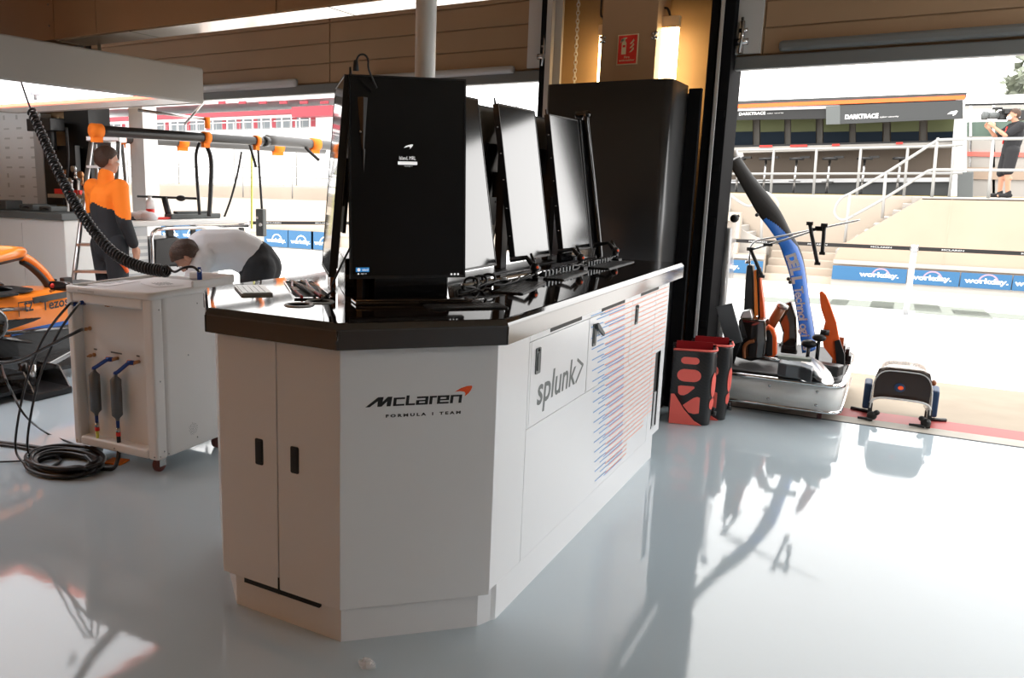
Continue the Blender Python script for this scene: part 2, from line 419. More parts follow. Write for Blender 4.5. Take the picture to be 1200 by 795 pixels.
p0 = onY(767, 97, 5.88); p1 = onY(791, 97, 5.88); pt = onY(790, 18, 5.88)
lamp(p0.x+.0, p1.x+.0, 1.95, pt.z, 5.88, 'warm glowing strip lamp standing upright on the right side of the boxed column')
lamp(xa-.085, xa-.005, 1.95, 2.62, 5.93, 'thin sliver of warm lamp glowing from behind the left edge of the boxed column')
# fire sign
s0 = onY(723, 76, 5.745); s1 = onY(748, 40, 5.745)
t = empty('fire_sign', ((s0.x+s1.x)/2, 5.745, s0.z), 'red fire extinguisher sign screwed to the tan column above the tall black cabinet', 'sign')
b = MB(); b.box((s0.x-.004, 5.742, s0.z-.004), (s1.x+.004, 5.75, s1.z+.004)); part('border', b, 'sign_cream', t)
b = MB(); b.box((s0.x+.003, 5.7395, s0.z+.003), (s1.x-.003, 5.742, s1.z-.003)); part('face', b, 'sign_red', t)
w_, h_ = s1.x-s0.x, s1.z-s0.z; so = Vector((s0.x, 5.7393, s0.z)); b = MB()
poly2d(b, [(w_*x, h_*y) for x, y in [(.2, .34), (.44, .34), (.44, .72), (.4, .78), (.24, .78), (.2, .72)]], so, X3, Z3)
poly2d(b, [(w_*x, h_*y) for x, y in [(.27, .78), (.37, .78), (.37, .85), (.46, .88), (.46, .91), (.3, .91), (.2, .86), (.14, .74), (.12, .74), (.17, .87), (.27, .84)]], so, X3, Z3)
for k in range(3):
    q = .40+.14*k
    poly2d(b, [(w_*x, h_*(y+q)) for x, y in [(.6, 0), (.7, .0), (.84, .1), (.80, .18), (.72, .09)]], so, X3, Z3)
put2d(b, text2d('Fire', 1, .02), so+Vector((w_*.36, 0, h_*.2)), X3, Z3, fit=(w_*.28, h_*.08))
put2d(b, text2d('extinguisher', 1, .02), so+Vector((w_*.1, 0, h_*.08)), X3, Z3, fit=(w_*.8, h_*.09))
part('pictogram', b, 'sign_cream', t, 'cream extinguisher, flames and words')
b = MB(); poly2d(b, [(w_*x, h_*y) for x, y in [(.25, .58), (.39, .58), (.39, .66), (.25, .66)]], so, X3, Z3, lift=.001); part('pictogram_band', b, 'sign_red', t)
# door chain
b = MB(); cx = onY(675, 60, 5.9).x
z = 1.95
k = 0
while z < CZ:
    a = 0 if k % 2 else math.pi/2; n = 10
    b.tube([Vector((cx+math.cos(a)*.011*math.cos(t), 5.9+math.sin(a)*.011*math.cos(t), z+.019*math.sin(t))) for t in [2*math.pi*i/n for i in range(n)]], .0035, 6, closed=True)
    z += .028; k += 1
thing('door_chain', b, 'galvanised', 'steel door chain hanging in the recess left of the tan column', 'chain')
# pipe coming down from the ceiling behind the first screen
t = empty('service_pole', (-1.686, 2.955, 1.0815), 'pale round pole running from the console up to the ceiling', 'pole')
b = MB(); b.cyl((-1.686, 2.955, 1.0815), (-1.686, 2.955, CZ), .041, 28); part('tube', b, 'white_powder', t)
b = MB(); b.lathe([(.075, 0), (.075, .012), (.05, .02), (.045, .03)], (-1.686, 2.955, 1.0815)); part('flange', b, 'white_powder', t)

# ---- lit canopy over the car
t = empty('light_canopy', (-5.6, 2.6, 2.06), 'long white overhead canopy with glowing underside hanging above the orange car', 'canopy')
x0, x1, y0, y1, z0, z1 = -6.75, -4.5, .9, 4.6, 2.06, 2.315
b = MB()
th = .05
b.box((x1-th, y0, z0), (x1, y1, z1)); b.box((x0, y0, z0), (x0+th, y1, z1)); b.box((x0+th, y1-th, z0), (x1-th, y1, z1)); b.box((x0+th, y0, z0), (x1-th, y0+th, z1)); b.box((x0+th, y0+th, z1-.03), (x1-th, y1-th, z1))
part('shell', b, 'canopy_paint', t, bev=.025, seg=3)
b = MB(); b.box((x0+.12, y0+.12, z0+.03), (x1-.12, y1-.42, z0+.05)); part('light_panel', b, 'lamp_white', t, 'glowing white panel')
b = MB()
yb = y1-.40
b.box((x0+.07, yb, z0+.012), (x1-.07, yb+.03, z0+.03)); b.box((x1-.1, y0+.08, z0+.012), (x1-.075, yb, z0+.03)); b.box((x0+.075, y0+.08, z0+.012), (x0+.1, yb, z0+.03)); b.box((x0+.07, y0+.07, z0+.012), (x1-.07, y0+.1, z0+.03))
part('led_strip', b, 'led_red', t, 'thin red light strip round the panel')
b = MB(); b.box((x0+.05, yb+.03, z0+.006), (x1-.05, y1-.04, z0+.03)); part('soffit', b, 'white_powder', t)
b = MB(); q = onZ(41, 108, z0)
b.box((q.x-.015, q.y-.03, z0-.02), (q.x+.015, q.y+.03, z0+.03)); b.cyl((q.x, q.y, z0-.05), (q.x, q.y, z0), .010); part('socket', b, 'galvanised', t)
for x in (-6.3, -4.9):
    for y in (1.6, 4.0):
        b = MB(); b.cyl((x, y, z1), (x, y, CZ), .012); part('hanger_rod', b, 'steel', t)
# unseen fill lamps under the ceiling, added to light the room
def add_fill_lamp(x, y, m_, lab, ang=0):
    t = empty('fill_lamp', (x, y, 2.95), lab, 'lamp', None)
    b = MB(); b.box((x-.8, y-.09, 3.0), (x+.8, y+.09, CZ)); part('housing', b, 'white_powder', t)
    b = MB(); b.box((x-.78, y-.08, 2.96), (x+.78, y+.08, 3.0)); part('diffuser', b, m_, t)
mat('warm_fill', (1, 1, 1), .4, emit=18, emcol=(1, .40, .10, 1))
mat('cool_fill', (1, 1, 1), .4, emit=42, emcol=(.92, .965, 1, 1))
for x, y, lab in ((-4.8, -1.5, 'added warm fill lamp nearest the console, out of view'), (-7.4, -1.5, 'added warm fill lamp nearest the left wall'), (-4.6, -3.4, 'added warm fill lamp nearest the back wall')): add_fill_lamp(x, y, 'warm_fill', lab)  # unseen lamps added to warm the console's end doors
for x, y, lab in ((2.4, 4.2, 'added cool white fill lamp nearest the open door on the right'), (3.6, 2.6, 'added cool white fill lamp of the neighbouring bay, nearest the door'), (6.6, 2.4, 'added cool white fill lamp in the middle of the neighbouring bay'), (5.4, 4.4, 'added cool white fill lamp of the neighbouring bay beside the open door')): add_fill_lamp(x, y, 'cool_fill', lab)  # unseen lamps added to brighten the console's right and angled faces
add_fill_lamp(-8.6, 3.4, 'cool_fill', 'added cool white fill lamp over the white tool cabinet')  # unseen lamp added to brighten the sponsor panel and tool cabinet
# ================================================================ CONSOLE
A_, B_, BL, AL = Vector((-1.430, 2.015, 0)), Vector((-1.0655, 2.380, 0)), Vector((-2.3065, 2.380, 0)), Vector((-1.942, 2.015, 0))
XR, XL, ZC, ZB, ZT = -1.0655, -2.3065, .121, 1.0, 1.0815
DC = (B_-A_).normalized(); NC = Vector((DC.y, -DC.x, 0))
DL = (AL-BL).normalized(); NL = Vector((DL.y, -DL.x, 0))
con = empty('console_cabinet', (-1.686, 3.3, 0), 'large white console cabinet with angled front standing in the middle of the floor', 'cabinet')
def flat(poly, z0, z1, mi=0, b=None):
    b = b or MB(); return b.prism([(p[0], p[1], z0) for p in poly], (0, 0, z1-z0), mi)
def inset_poly(o, ye):
    """console outline moved inwards by o"""
    k = o*math.tan(R(22.5))
    return [(A_.x-k, A_.y+o), (B_.x-o, B_.y+k), (XR-o, ye), (XL+o, ye), (BL.x+o, BL.y+k), (AL.x+k, AL.y+o)]
b = flat(inset_poly(.018, 4.64), .135, .999); part('carcass', b, 'black_gap', con)
# plinth
pl = [(A_.x-.005, A_.y+.014), tuple((B_-DC*.034+(-NC)*.014)[:2]), (XR-.012, B_.y+.045), (XR-.0005, 2.442), (XR-.0005, 4.52), (XL+.0005, 4.52), (XL+.0005, 2.442), (XL+.03, B_.y-.02), (AL.x+.003+.0435, A_.y+.014)]
b = flat(pl, 0, .1345); part('plinth', b, 'white_laminate', con)
b = MB(); b.box((-1.845, A_.y+.0005, .104), (-1.515, A_.y+.016, .1205)); b.box((-1.691, A_.y-.0005, .104), (-1.685, A_.y+.002, .165)); part('plinth_vent', b, 'black_gap', con)
# doors on the front end
k = .018*math.tan(R(22.5))
for x0, x1, i0, i1, hx in ((AL.x+.0, -1.6885, AL.x+k, -1.6885, -1.764), (-1.6835, A_.x, -1.6835, A_.x-k, -1.612)):
    b = MB(); b.prism([(x0, A_.y, ZC), (x1, A_.y, ZC), (i1, A_.y+.018, ZC), (i0, A_.y+.018, ZC)], (0, 0, ZB-ZC-.006)); dr = part('door', b, 'white_laminate', con, bev=.0015)
    b = MB(); b.prism([(hx+a, A_.y-.002, .603+c) for a, c in rrect(-.017, -.046, .017, .046, .006)], (0, .004, 0)); hd = part('handle', b, 'black_plastic', dr, 'black recessed pull')
    b = MB(); b.prism([(hx+a, A_.y-.004, .603+c) for a, c in rrect(-.011, -.038, .011, .038, .004)], (0, .003, 0)); part('grip', b, 'black_rubber', hd)
# angled panels
def angled(P, D, N, L):
    b = MB(); i = N*(-.018); k = .018*math.tan(R(22.5))
    b.prism([P+Z3*ZC, P+D*L+Z3*ZC, P+D*(L-k)+i+Z3*ZC, P+D*k+i+Z3*ZC], Z3*(ZB-ZC-.006)); return part('angled_panel', b, 'white_laminate', con, bev=.0012)
LC = (B_-A_).length
ap = angled(A_, DC, NC, LC); angled(BL, DL, NL, LC)
# team lettering: heavy squared italic letters drawn as outlines
def q(u, v): return onP(u, v, A_, NC)
lo = A_ + DC*.0797 + Z3*.8065; Lh = .0303
b = MB()
def gpoly(pts, lift=.0006): poly2d(b, [((x+.10*y)*Lh, y*Lh) for x, y in pts], lo, DC, Z3, lift=lift)
_gl = [.0006]
def gr(o, x0, y0, x1, y1): _gl[0] += .00001; gpoly([(o+x0, y0), (o+x1, y0), (o+x1, y1), (o+x0, y1)], _gl[0])
for P_ in ([(0, 0), (.46, 0), (1.85, 1.03), (1.25, 1.03)], [(1.25, 1.03), (1.85, 1.03), (1.72, 0), (1.28, 0)], [(1.28, 0), (1.72, 0), (2.78, 1.03), (2.3, 1.03)], [(2.28, 1.03), (2.78, 1.03), (2.70, 0), (2.26, 0)]):
    _gl[0] += .00001; gpoly(P_, _gl[0])
t_, s_, h_ = .19, .33, .90
def gc(o, W): gr(o, 0, 0, s_, h_); gr(o, 0, 0, W, t_); gr(o, 0, h_-t_, W, h_)
gc(2.95, 1.22)
gr(4.30, 0, 0, s_, 1.08); gr(4.30, 0, 0, 1.02, t_)
o_ = 5.42; gr(o_, .05, h_-t_, 1.3, h_); gr(o_, 1.3-s_, 0, 1.3, h_); gr(o_, 0, .36, 1.2, .52); gr(o_, 0, 0, 1.2, t_); gr(o_, 0, 0, s_, .5)
gr(6.86, 0, 0, s_, h_); gr(6.86, 0, h_-t_, .78, h_)
gc(7.72, 1.3); gr(7.72, 0, .36, 1.3, .52); gr(7.72, 1.3-s_, .36, 1.3, h_)
gr(9.16, 0, 0, s_, h_); gr(9.16, 0, h_-t_, 1.28, h_); gr(9.16, 1.28-s_, 0, 1.28, h_)
part('lettering', b, 'logo_black', ap, 'black team name in heavy italic letters')
b = MB()
sw = [onP(u, v, A_, NC) for u, v in [(533, 459.3), (540, 455), (547, 452.6), (552.5, 452), (553.5, 453.5), (552, 457), (549, 461), (544.5, 464.6), (545.5, 461.5), (544, 459.2), (539.5, 458.6)]]
b.add([p+NC*.0007 for p in sw], [list(range(len(sw)))]); part('swoosh', b, 'logo_orange', ap, 'orange swoosh mark')
b = MB(); put2d(b, text2d('FORMULA 1 TEAM', 1, .05, space=1.55), A_+DC*.1461+Z3*.7695, DC, Z3, fit=(.249, .0105)); part('small_lettering', b, 'logo_black', ap)
# right side: panels, doors, stripes
xi = XR-.018
def sidep(name, y0, y1, z0, z1, parent=con, bev=.0012, label=None):
    b = MB(); b.box((xi+.0005, y0, z0), (XR, y1, z1)); return part(name, b, 'white_laminate', parent, label, bev=bev)
g_ = .0022
sidep('pilaster', B_.y+.0005, 2.648-g_, .1352, ZB-.001)
sidep('top_rail', 2.648, 4.64, .957+g_, ZB-.001)
sidep('lower_panel', 2.648, 4.378-g_, .1352, .640-g_)
sd = sidep('cabinet_door', 2.668, 3.292-g_, .640, .957, label='door with the grey lettering')
sidep('narrow_stile', 2.648, 2.668-g_, .640, .957)
s2 = sidep('cabinet_door', 3.296, 3.925-g_, .640, .957, label='striped door with a bent lever')
sidep('narrow_stile', 3.925, 3.938-g_, .640, .957)
s3 = sidep('cabinet_door', 3.938, 4.378-g_, .640, .957, label='striped door farthest along')
# end panel with tall slot
ep = MB(); sy0, sy1, sz0, sz1 = 4.46, 4.575, .178, .612
for lo_, hi_ in (((4.378, .1352), (sy0, .957)), ((sy1, .1352), (4.64, .957)), ((sy0, .1352), (sy1, sz0)), ((sy0, sz1), (sy1, .957))): ep.box((xi+.0005, lo_[0], lo_[1]), (XR, hi_[0], hi_[1]))
epo = part('end_panel', ep, 'white_laminate', con)
b = MB(); b.box((XR-.06, sy0-.002, sz0), (XR-.002, sy0+.004, sz1)); b.box((XR-.06, sy1-.004, sz0), (XR-.002, sy1+.002, sz1)); b.box((XR-.06, sy0, sz0-.002), (XR-.002, sy1, sz0+.004)); b.box((XR-.0178, sy0, sz0), (XR-.012, sy1, sz1)); part('slot', b, 'black_gap', epo)
b = MB(); b.box((XR-.012, sy0+.02, sz0+.0), (XR-.0, sy1-.03, sz0+.012)); b.box((XR-.0115, sy0+.05, sz0+.01), (XR-.004, sy1-.02, sz0+.2)); part('slot_bracket', b, 'galvanised', epo)
for y0, y1 in ((2.84, 3.19), (3.447, 3.793), (4.067, 4.413)):
    b = MB(); b.box((XR-.004, y0, .9665), (XR+.001, y1, .986)); part('vent_slot', b, 'black_gap', con)
def latch(y, z, par, lever=False):
    b = MB(); b.prism([(XR, y+a, z+c) for a, c in rrect(-.022, -.048, .022, .048, .006)], (.004, 0, 0)); h = part('handle', b, 'logo_grey', par, 'dark latch plate')
    b = MB(); b.prism([(XR+.004, y+a, z+c) for a, c in rrect(-.014, -.036, .014, .03, .005)], (.003, 0, 0))
    b.lathe([(.006, 0), (.006, .01)], (XR, y, z+.04), X3, 12)
    if lever: b.prism([(XR+.008, y+a, z+c) for a, c in [(-.012, .046), (.005, .052), (.095, -.004), (.088, -.016), (0, .03)]], (.01, 0, 0))
    part('lever' if lever else 'paddle', b, 'grey_rubber', h)
latch(2.729, .879, sd); latch(3.363, .878, s2, True); latch(4.010, .882, s3)
b = MB(); put2d(b, text2d('splunk', 1, .016, .12), (XR, 2.738, .672), Y3, Z3, fit=(.415, .146))
ribbon2d(b, [(.43, .132), (.497, .099), (.424, .042)], .0135, (XR, 2.738, .672), Y3, Z3); part('lettering', b, 'logo_grey', sd, 'grey lower-case word with arrow bracket')
bb, bo = MB(), MB(); N = 33
for i in range(N):
    z = .966-(i*.0246); t = i/(N-1); hw = .0026
    if z < .16: continue
    yl = 3.30+.20*t+(.075 if i % 2 else 0); yr = 3.80+.13*t
    def strip(B, y0, y1, z):
        cuts = [y0]
        for c in (3.292, 3.925, 3.938, 4.378):
            if y0 < c < y1: cuts += [c]
        cuts += [y1]
        for a, c in zip(cuts[:-1], cuts[1:]):
            if c-a > .01: B.add([(XR+.0006, a+.002, z-hw), (XR+.0006, c-.002, z-hw), (XR+.0006, c-.002, z+hw), (XR+.0006, a+.002, z+hw)], [(0, 1, 2, 3)])
    strip(bb, yl, yr if i % 2 else yl+.17, z)
    if i % 2 == 0: strip(bb, yl+.19 if i % 4 else yl+.13, yr, z-.0123)
    ol = 3.49+.16*t+(.06 if i % 2 else 0)
    orr = 4.63 if z > .63 else (4.455 if z > .30 else (4.30 if z > .23 else 4.0))
    strip(bo, ol, orr, z-.0062)
part('stripe_graphic', bb, 'stripe_blue', con, 'fine blue stripes'); part('stripe_graphic', bo, 'stripe_orange', con, 'fine orange stripes')
# back side skin so the cabinet is closed
b = MB(); b.box((XL, BL.y, .135), (XL+.0175, 4.64, ZB-.001)); part('side_panel', b, 'white_laminate', con)
b = MB(); b.box((XL, 4.6405, .135), (XR, 4.652, ZB-.001)); part('end_board', b, 'white_laminate', con)

# ---------------------------------------------------------------- worktop
wt = empty('worktop', (-1.686, 3.3, ZB), 'glossy black carbon worktop lying on the white console', 'worktop')
ov = .0384
def outl(o, ye): return inset_poly(-o, ye)
def ringz(o, ye, z): return [(p[0], p[1], z) for p in outl(o, ye)]
b = MB()
# fascia, lip and top as one lofted slab
rings = [ringz(ov-.03, 4.79, ZB-.0005), ringz(ov, 4.79, ZB-.0005), ringz(ov, 4.79, 1.058), ringz(ov+.0008, 4.79, 1.0595), ringz(ov+.0008, 4.79, 1.063), ringz(ov-.003, 4.79, 1.070), ringz(ov-.012, 4.79, ZT-.001), ringz(ov-.02, 4.79, ZT)]
b.loft(rings, smooth=False, mf=lambda i, k: 1 if i < 2 else 0)
part('slab', b, ['carbon_gloss', 'carbon_edge'], wt)
b = MB()
op = outl(ov+.0006, 4.789)
for i in (0, 1, 4, 5, 3): pass
b = MB()
for P in (Vector((*outl(ov, 4.79)[0], 0)), Vector((*outl(ov, 4.79)[1], 0)), Vector((*outl(ov, 4.79)[4], 0)), Vector((*outl(ov, 4.79)[5], 0))):
    b.cyl(P+Z3*(ZB+.001), P+Z3*1.058, .003, 8)
part('corner_bead', b, 'black_gloss', wt)
def grommet(x, y, r):
    b = MB(); b.lathe([(r*.78, .001), (r*.78, .004), (r, .004), (r+.004, .0005)], (x, y, ZT), Z3, 28); g = part('cable_grommet', b, 'galvanised', wt, 'pale ring round a dark cable hole')
    b = MB(); b.lathe([(.0001, .0012), (r*.8, .0012)], (x, y, ZT), Z3, 28); part('hole', b, 'black_gap', g)
grommet(-1.744, 2.212, .05); grommet(-1.735, 2.318, .05)
# recessed cable pocket on the left wing
pk = [onZ(u, v, ZT) for u, v in [(332, 330.5), (366, 330.5), (392, 351), (345, 351.5)]]
cpt = sum(pk, Vector())/4
b = MB()
inn = [cpt+(p-cpt)*.92 for p in pk]
for i in range(4):
    j = (i+1) % 4; b.add([pk[i]+Z3*.006, pk[j]+Z3*.006, inn[j]+Z3*.006, inn[i]+Z3*.006, pk[i], pk[j]], [(0, 1, 2, 3), (4, 5, 1, 0)])
pr_ = part('pocket_rim', b, 'black_gloss', wt)
b = MB(); b.add([p+Z3*.0015 for p in inn], [(0, 1, 2, 3)]); part('pocket_floor', b, 'black_gap', pr_)
for i, mname in enumerate(['cable_red', 'paper', 'black_rubber', 'black_rubber', 'cable_red', 'paper', 'black_rubber']):
    b = MB(); r_ = random.Random(i)
    a = inn[0]+(inn[1]-inn[0])*r_.uniform(.1, .9); c = inn[3]+(inn[2]-inn[3])*r_.uniform(.1, .9); mid = (a+c)/2+Vector((r_.uniform(-.03, .03), r_.uniform(-.03, .03), .012))
    b.tube(spline([a+Z3*.008, mid, c+Z3*.008]), .006 if i < 2 else .0045, 8); part('pocket_cable', b, mname, wt)
b = MB(); poly2d(b, rrect(0, 0, .10, .025, .004), cpt+Vector((-.03, -.06, .016)), Vector((.72, -.69, 0)), Vector((.69, .72, 0))); part('pocket_tag', b, 'paper', wt)

# ---------------------------------------------------------------- keyboards
def keyboard(name, o, x, w, d, m1, m2, lab, nx, ny, group=None, kh=.004):
    x = Vector(x).normalized(); y = Z3.cross(x); mx = Matrix(((x.x, y.x, 0, o[0]), (x.y, y.y, 0, o[1]), (0, 0, 1, ZT+.0005), (0, 0, 0, 1)))
    t = empty(name, o, lab, 'keyboard', group, mx)
    b = MB(); b.prism([mx @ Vector((a, c, .0)) for a, c in rrect(0, 0, w, d, .008)], (0, 0, kh)); part('tray', b, m1, t)
    b = MB(); kw, kd = (w-.012)/nx, (d-.012)/ny
    for j in range(ny):
        i = 0
        while i < nx:
            sp = 5 if (j == 0 and i == 3 and nx > 9) else 1
            b.box((.006+i*kw+.0015, .006+j*kd+.0015, kh), (.006+(i+sp)*kw-.0015, .006+(j+1)*kd-.0015, kh+.002), mx=mx); i += sp
    part('keys', b, m2, t); return t
o = onZ(283, 347, ZT); keyboard('keyboard', o, onZ(321, 346, ZT)-o, .118, .25, 'silver_key', 'silver_key', 'small silver keypad lying on the sunlit left wing of the worktop', 5, 8, kh=.008)
dark = [((613, 345.5), (642, 331.5), .125, 'black keyboard lying under the second screen of the right-hand row'), ((661, 329), (692, 318), .12, 'black keyboard lying under the third screen, beyond the tilted arm'), ((714, 316), (745, 307), .12, 'black keyboard at the far end of the worktop by the tall cabinet')]
for (a, c, d_, lab) in dark:
    p = onZ(*a, ZT); r = onZ(*c, ZT); keyboard('keyboard', p, r-p, (r-p).length*.95, d_, 'black_plastic', 'key_grey', lab, 14, 6)
o = onZ(505, 364, ZT); keyboard('keyboard', o, DC, .28, .11, 'black_plastic', 'key_grey', 'black keyboard lying flat below the big front screen', 14, 5)
# low wedge tray in front of the first screen
a = onZ(417, 358, ZT); c_ = onZ(553, 357, ZT); t = empty('desk_tray', (a+c_)/2, 'thin dark document tray lying in front of the big front screen', 'tray')
n2 = Vector((-DC.y, DC.x, 0))
b = MB(); b.prism([a+n2*.0+Z3*.001, c_+Z3*.001, c_+DC*.05+n2*.02+Z3*.001, c_+n2*.09+Z3*.001, a+n2*.09+Z3*.001], Z3*.012); part('plate', b, 'carbon_gloss', t, bev=.003)
b = MB(); b.tube([a+Z3*.016, c_+Z3*.016, c_+DC*.05+n2*.02+Z3*.016], .004, 8); part('rim', b, 'carbon_edge', t)

# ---------------------------------------------------------------- screens
SW, SH, ST = .4387, .725, .028
def screen_root(name, BLp, d, tilt, lab, group=None):
    """local x along the width, local -y out of the glass, z up the tilted screen"""
    d = Vector(d).normalized(); out = Vector((d.y, -d.x, 0)); up = (Z3*math.cos(tilt) - out*math.sin(tilt)).normalized(); n = d.cross(up).normalized()
    mx = Matrix(((d.x, -n.x, up.x, BLp[0]), (d.y, -n.y, up.y, BLp[1]), (d.z, -n.z, up.z, BLp[2]), (0, 0, 0, 1)))
    return empty(name, BLp, lab, 'screen', group, mx), mx
def build_screen(t, mx, scr):
    def bx(lo, hi, b=None, mi=0): return (b or MB()).box(lo, hi, mi, mx)
    b = MB(); bw = .006
    for lo, hi in (((0, 0, 0), (bw, ST, SH)), ((SW-bw, 0, 0), (SW, ST, SH)), ((bw, 0, 0), (SW-bw, ST, bw+.004)), ((bw, 0, SH-bw), (SW-bw, ST, SH))): bx(lo, hi, b)
    part('bezel', b, 'black_plastic', t)
    part('panel', bx((bw, .0015, bw+.004), (SW-bw, .01, SH-bw)), scr, t, 'glossy dark glass')
    b = bx((bw, .01, bw), (SW-bw, ST-.004, SH-bw)); bx((.03, ST-.004, .03), (SW-.03, ST+.006, SH-.03), b); part('back_cover', b, 'monitor_back', t)
    b = bx((SW/2-.09, ST+.006, .26), (SW/2+.09, ST+.03, .44)); bx((SW/2-.12, ST+.02, .16), (SW/2+.12, ST+.032, .56), b)
    br = part('mount_plate', b, 'black_plastic', t)
    b = MB()
    for sx in (-.075, .075):
        for z in (.28, .42): b.cyl(mx @ Vector((SW/2+sx, ST+.03, z)), mx @ Vector((SW/2+sx, ST+.036, z)), .006, 10)
    part('bolt', b, 'steel', br)
    b = MB(); b.tube([mx @ Vector((.012, .02, SH-.002)), mx @ Vector((.010, .02, SH+.028))], [.006, .004], 8); part('locating_pin', b, 'black_plastic', t)
    b = MB()
    for z in (.12, .25, .38, .5, .62): b.cyl(mx @ Vector((-.0005, .014, z)), mx @ Vector((-.002, .014, z)), .004, 8)
    part('side_screw', b, 'steel', t)
P1 = Vector((-1.686, 2.441, 1.156)); d1v = Vector((math.cos(R(45.6)), math.sin(R(45.6)), 0))
t, mx = screen_root('monitor', P1, d1v, R(4.5), 'big upright black screen showing a white login prompt at the near corner of the console', None); build_screen(t, mx, 'screen_dark'); t['label'] = 'big upright black screen showing a white login prompt, nearest of the console screens'
def on_screen(u, v): return onP(u, v, mx @ Vector((0, 0, 0)), mx.to_3x3() @ Vector((0, -1, 0)))
scx, scy = mx.to_3x3() @ Vector((1, 0, 0)), mx.to_3x3() @ Vector((0, 0, 1))
b = MB(); pts = [(473, 173.5), (476, 171), (481, 169.6), (484, 169.4), (483.5, 171.2), (480, 175), (481, 172.8), (479, 171.9)]
mid_l = mx.inverted() @ on_screen(479, 172)
def sl(x, z): return mx @ Vector((x, .0005, z))
P_ = [on_screen(u, v) for u, v in pts]; b.add(P_, [list(range(len(P_)))])
o = on_screen(468, 188); put2d(b, text2d('Island, MRL', 1, -.004), o, scx, scy, fit=(.062, .015), lift=.0003)
o = on_screen(474, 195.5); put2d(b, text2d('local sign in', 1, 0), o, scx, scy, fit=(.03, .004), lift=.0003)
o = on_screen(529, 321.5)
for k_ in range(3): b.add([o+scx*(k_*.013+.004*math.cos(a))+scy*(.004*math.sin(a))-NC*-.0002 for a in [math.pi*i/4 for i in range(8)]], [list(range(8))])
o = on_screen(419, 322); poly2d(b, rrect(0, 0, .006, .005, .002), o, scx, scy); put2d(b, text2d('sign-in', 1, 0), o+scx*.012, scx, scy, fit=(.022, .005))
pn = [k for k in t.children if k.name.startswith('panel')][0]
part('login_text', b, 'ui_white', pn, 'white login name and swoosh')
b = MB(); o = on_screen(466.3, 193); poly2d(b, rrect(0, 0, .073, .0115, .001), o, scx, scy, lift=.0002); part('login_box', b, 'ui_white', pn, 'white password box')
b = MB(); o = on_screen(417, 319); poly2d(b, rrect(0, 0, .05, .016, .001), o, scx, scy, lift=.0002); part('user_tile', b, 'ui_blue', pn, 'blue user tile')
b = MB(); put2d(b, text2d('island', 1, .01), o+scx*.024+scy*.004, scx, scy, fit=(.022, .008), lift=.0006); b.add([o+scx*(.011+.006*math.cos(a))+scy*(.008+.006*math.sin(a))+(scx.cross(scy))*.0005 for a in [math.pi*i/6 for i in range(12)]], [list(range(12))]); part('tile_text', b, 'ui_white', pn)
# the mirror image screen on the other angled face
PA = P1 + Vector((-.100, .0, 0)); dl = Vector((-math.cos(R(50)), math.sin(R(50)), 0))
t2, mx2 = screen_root('monitor', PA+dl*SW, -dl, R(4.5), 'mirror-like edge-on screen back to back with the login screen, facing the open pit door'); build_screen(t2, mx2, 'screen_mirror')
labs = ['bright reflecting tilted screen half hidden behind the login screen, first of the right-hand row', 'bright reflecting tilted screen with sky gloss, middle of the right-hand row', 'bright reflecting tilted screen in the black frame beside the tall cabinet']
for y0, lb in zip((2.880, 3.527, 4.160), labs):
    t, mx = screen_root('monitor', (-1.509, y0, 1.150), Y3, R(9.3), lb); t.name = 'monitor'; build_screen(t, mx, 'screen')
labs = ['rear screen seen only through the gap behind the login screen', 'rear screen seen only through the gap between the two middle tilted screens', 'rear screen leaning the other way behind the farthest tilted screen']
for y0, lb in zip((2.880, 3.527, 4.160), labs):
    t, mx = screen_root('monitor', (-1.863, y0+SW, 1.150), -Y3, R(9.3), lb); build_screen(t, mx, 'screen_mirror')
# frame that carries the screens
fr = empty('screen_frame', (-1.686, 3.4, ZT), 'black frame with posts and arms carrying the two rows of screens on the worktop', 'frame')
b = MB(); b.box((-1.75, 3.0, ZT), (-1.622, 4.70, ZT+.008)); part('base_rail', b, 'black_plastic', fr, bev=.002)
for y in (3.1, 3.75, 4.38):
    b = MB(); b.box((-1.705, y-.035, ZT+.008), (-1.667, y+.035, 1.80)); p_ = part('post', b, 'black_plastic', fr, bev=.004)
    for sx in (-1, 1):
        b = MB(); b.box((-1.686 if sx > 0 else -1.686-.035, y-.05, 1.44), (-1.686+.035 if sx > 0 else -1.686, y+.05, 1.56)); part('arm', b, 'black_plastic', p_)
b = MB(); m0 = P1+d1v*SW*.52+Vector((-.02, .045, 0)); b.box((-.155, -.03, 0), (.13, .03, .14), mx=frame((m0.x, m0.y, ZT), d1v)); b.box((-.11, .02, .1), (.11, .045, .5), mx=frame((m0.x, m0.y, ZT), d1v)); part('front_stand', b, 'black_gloss', fr, bev=.004)
m1_ = Vector((2*-1.692-m0.x, m0.y, ZT)); b = MB(); b.box((-.2, -.03, 0), (.155, .03, .14), mx=frame((m1_.x, m1_.y, ZT), -dl)); b.box((-.11, .02, .1), (.11, .045, .5), mx=frame((m1_.x, m1_.y, ZT), -dl)); part('front_stand', b, 'black_gloss', fr, bev=.004)
b = MB(); b.box((-1.70, 2.50, ZT), (-1.675, 2.56, 1.80)); b.box((-1.70, 2.50, 1.5), (-1.672, 2.60, 1.62)); part('apex_post', b, 'black_plastic', fr)
b = MB(); b.box((-1.705, 2.53, ZT), (-1.667, 3.0, ZT+.05)); b.box((-1.70, 2.56, 1.3), (-1.675, 2.7, 1.34)); part('apex_brace', b, 'black_plastic', fr)
b = MB()
for z in (1.3, 1.42, 1.55, 1.68): b.cyl((-1.686, 2.499, z), (-1.686, 2.494, z), .006, 8)
part('bolt', b, 'steel', fr)
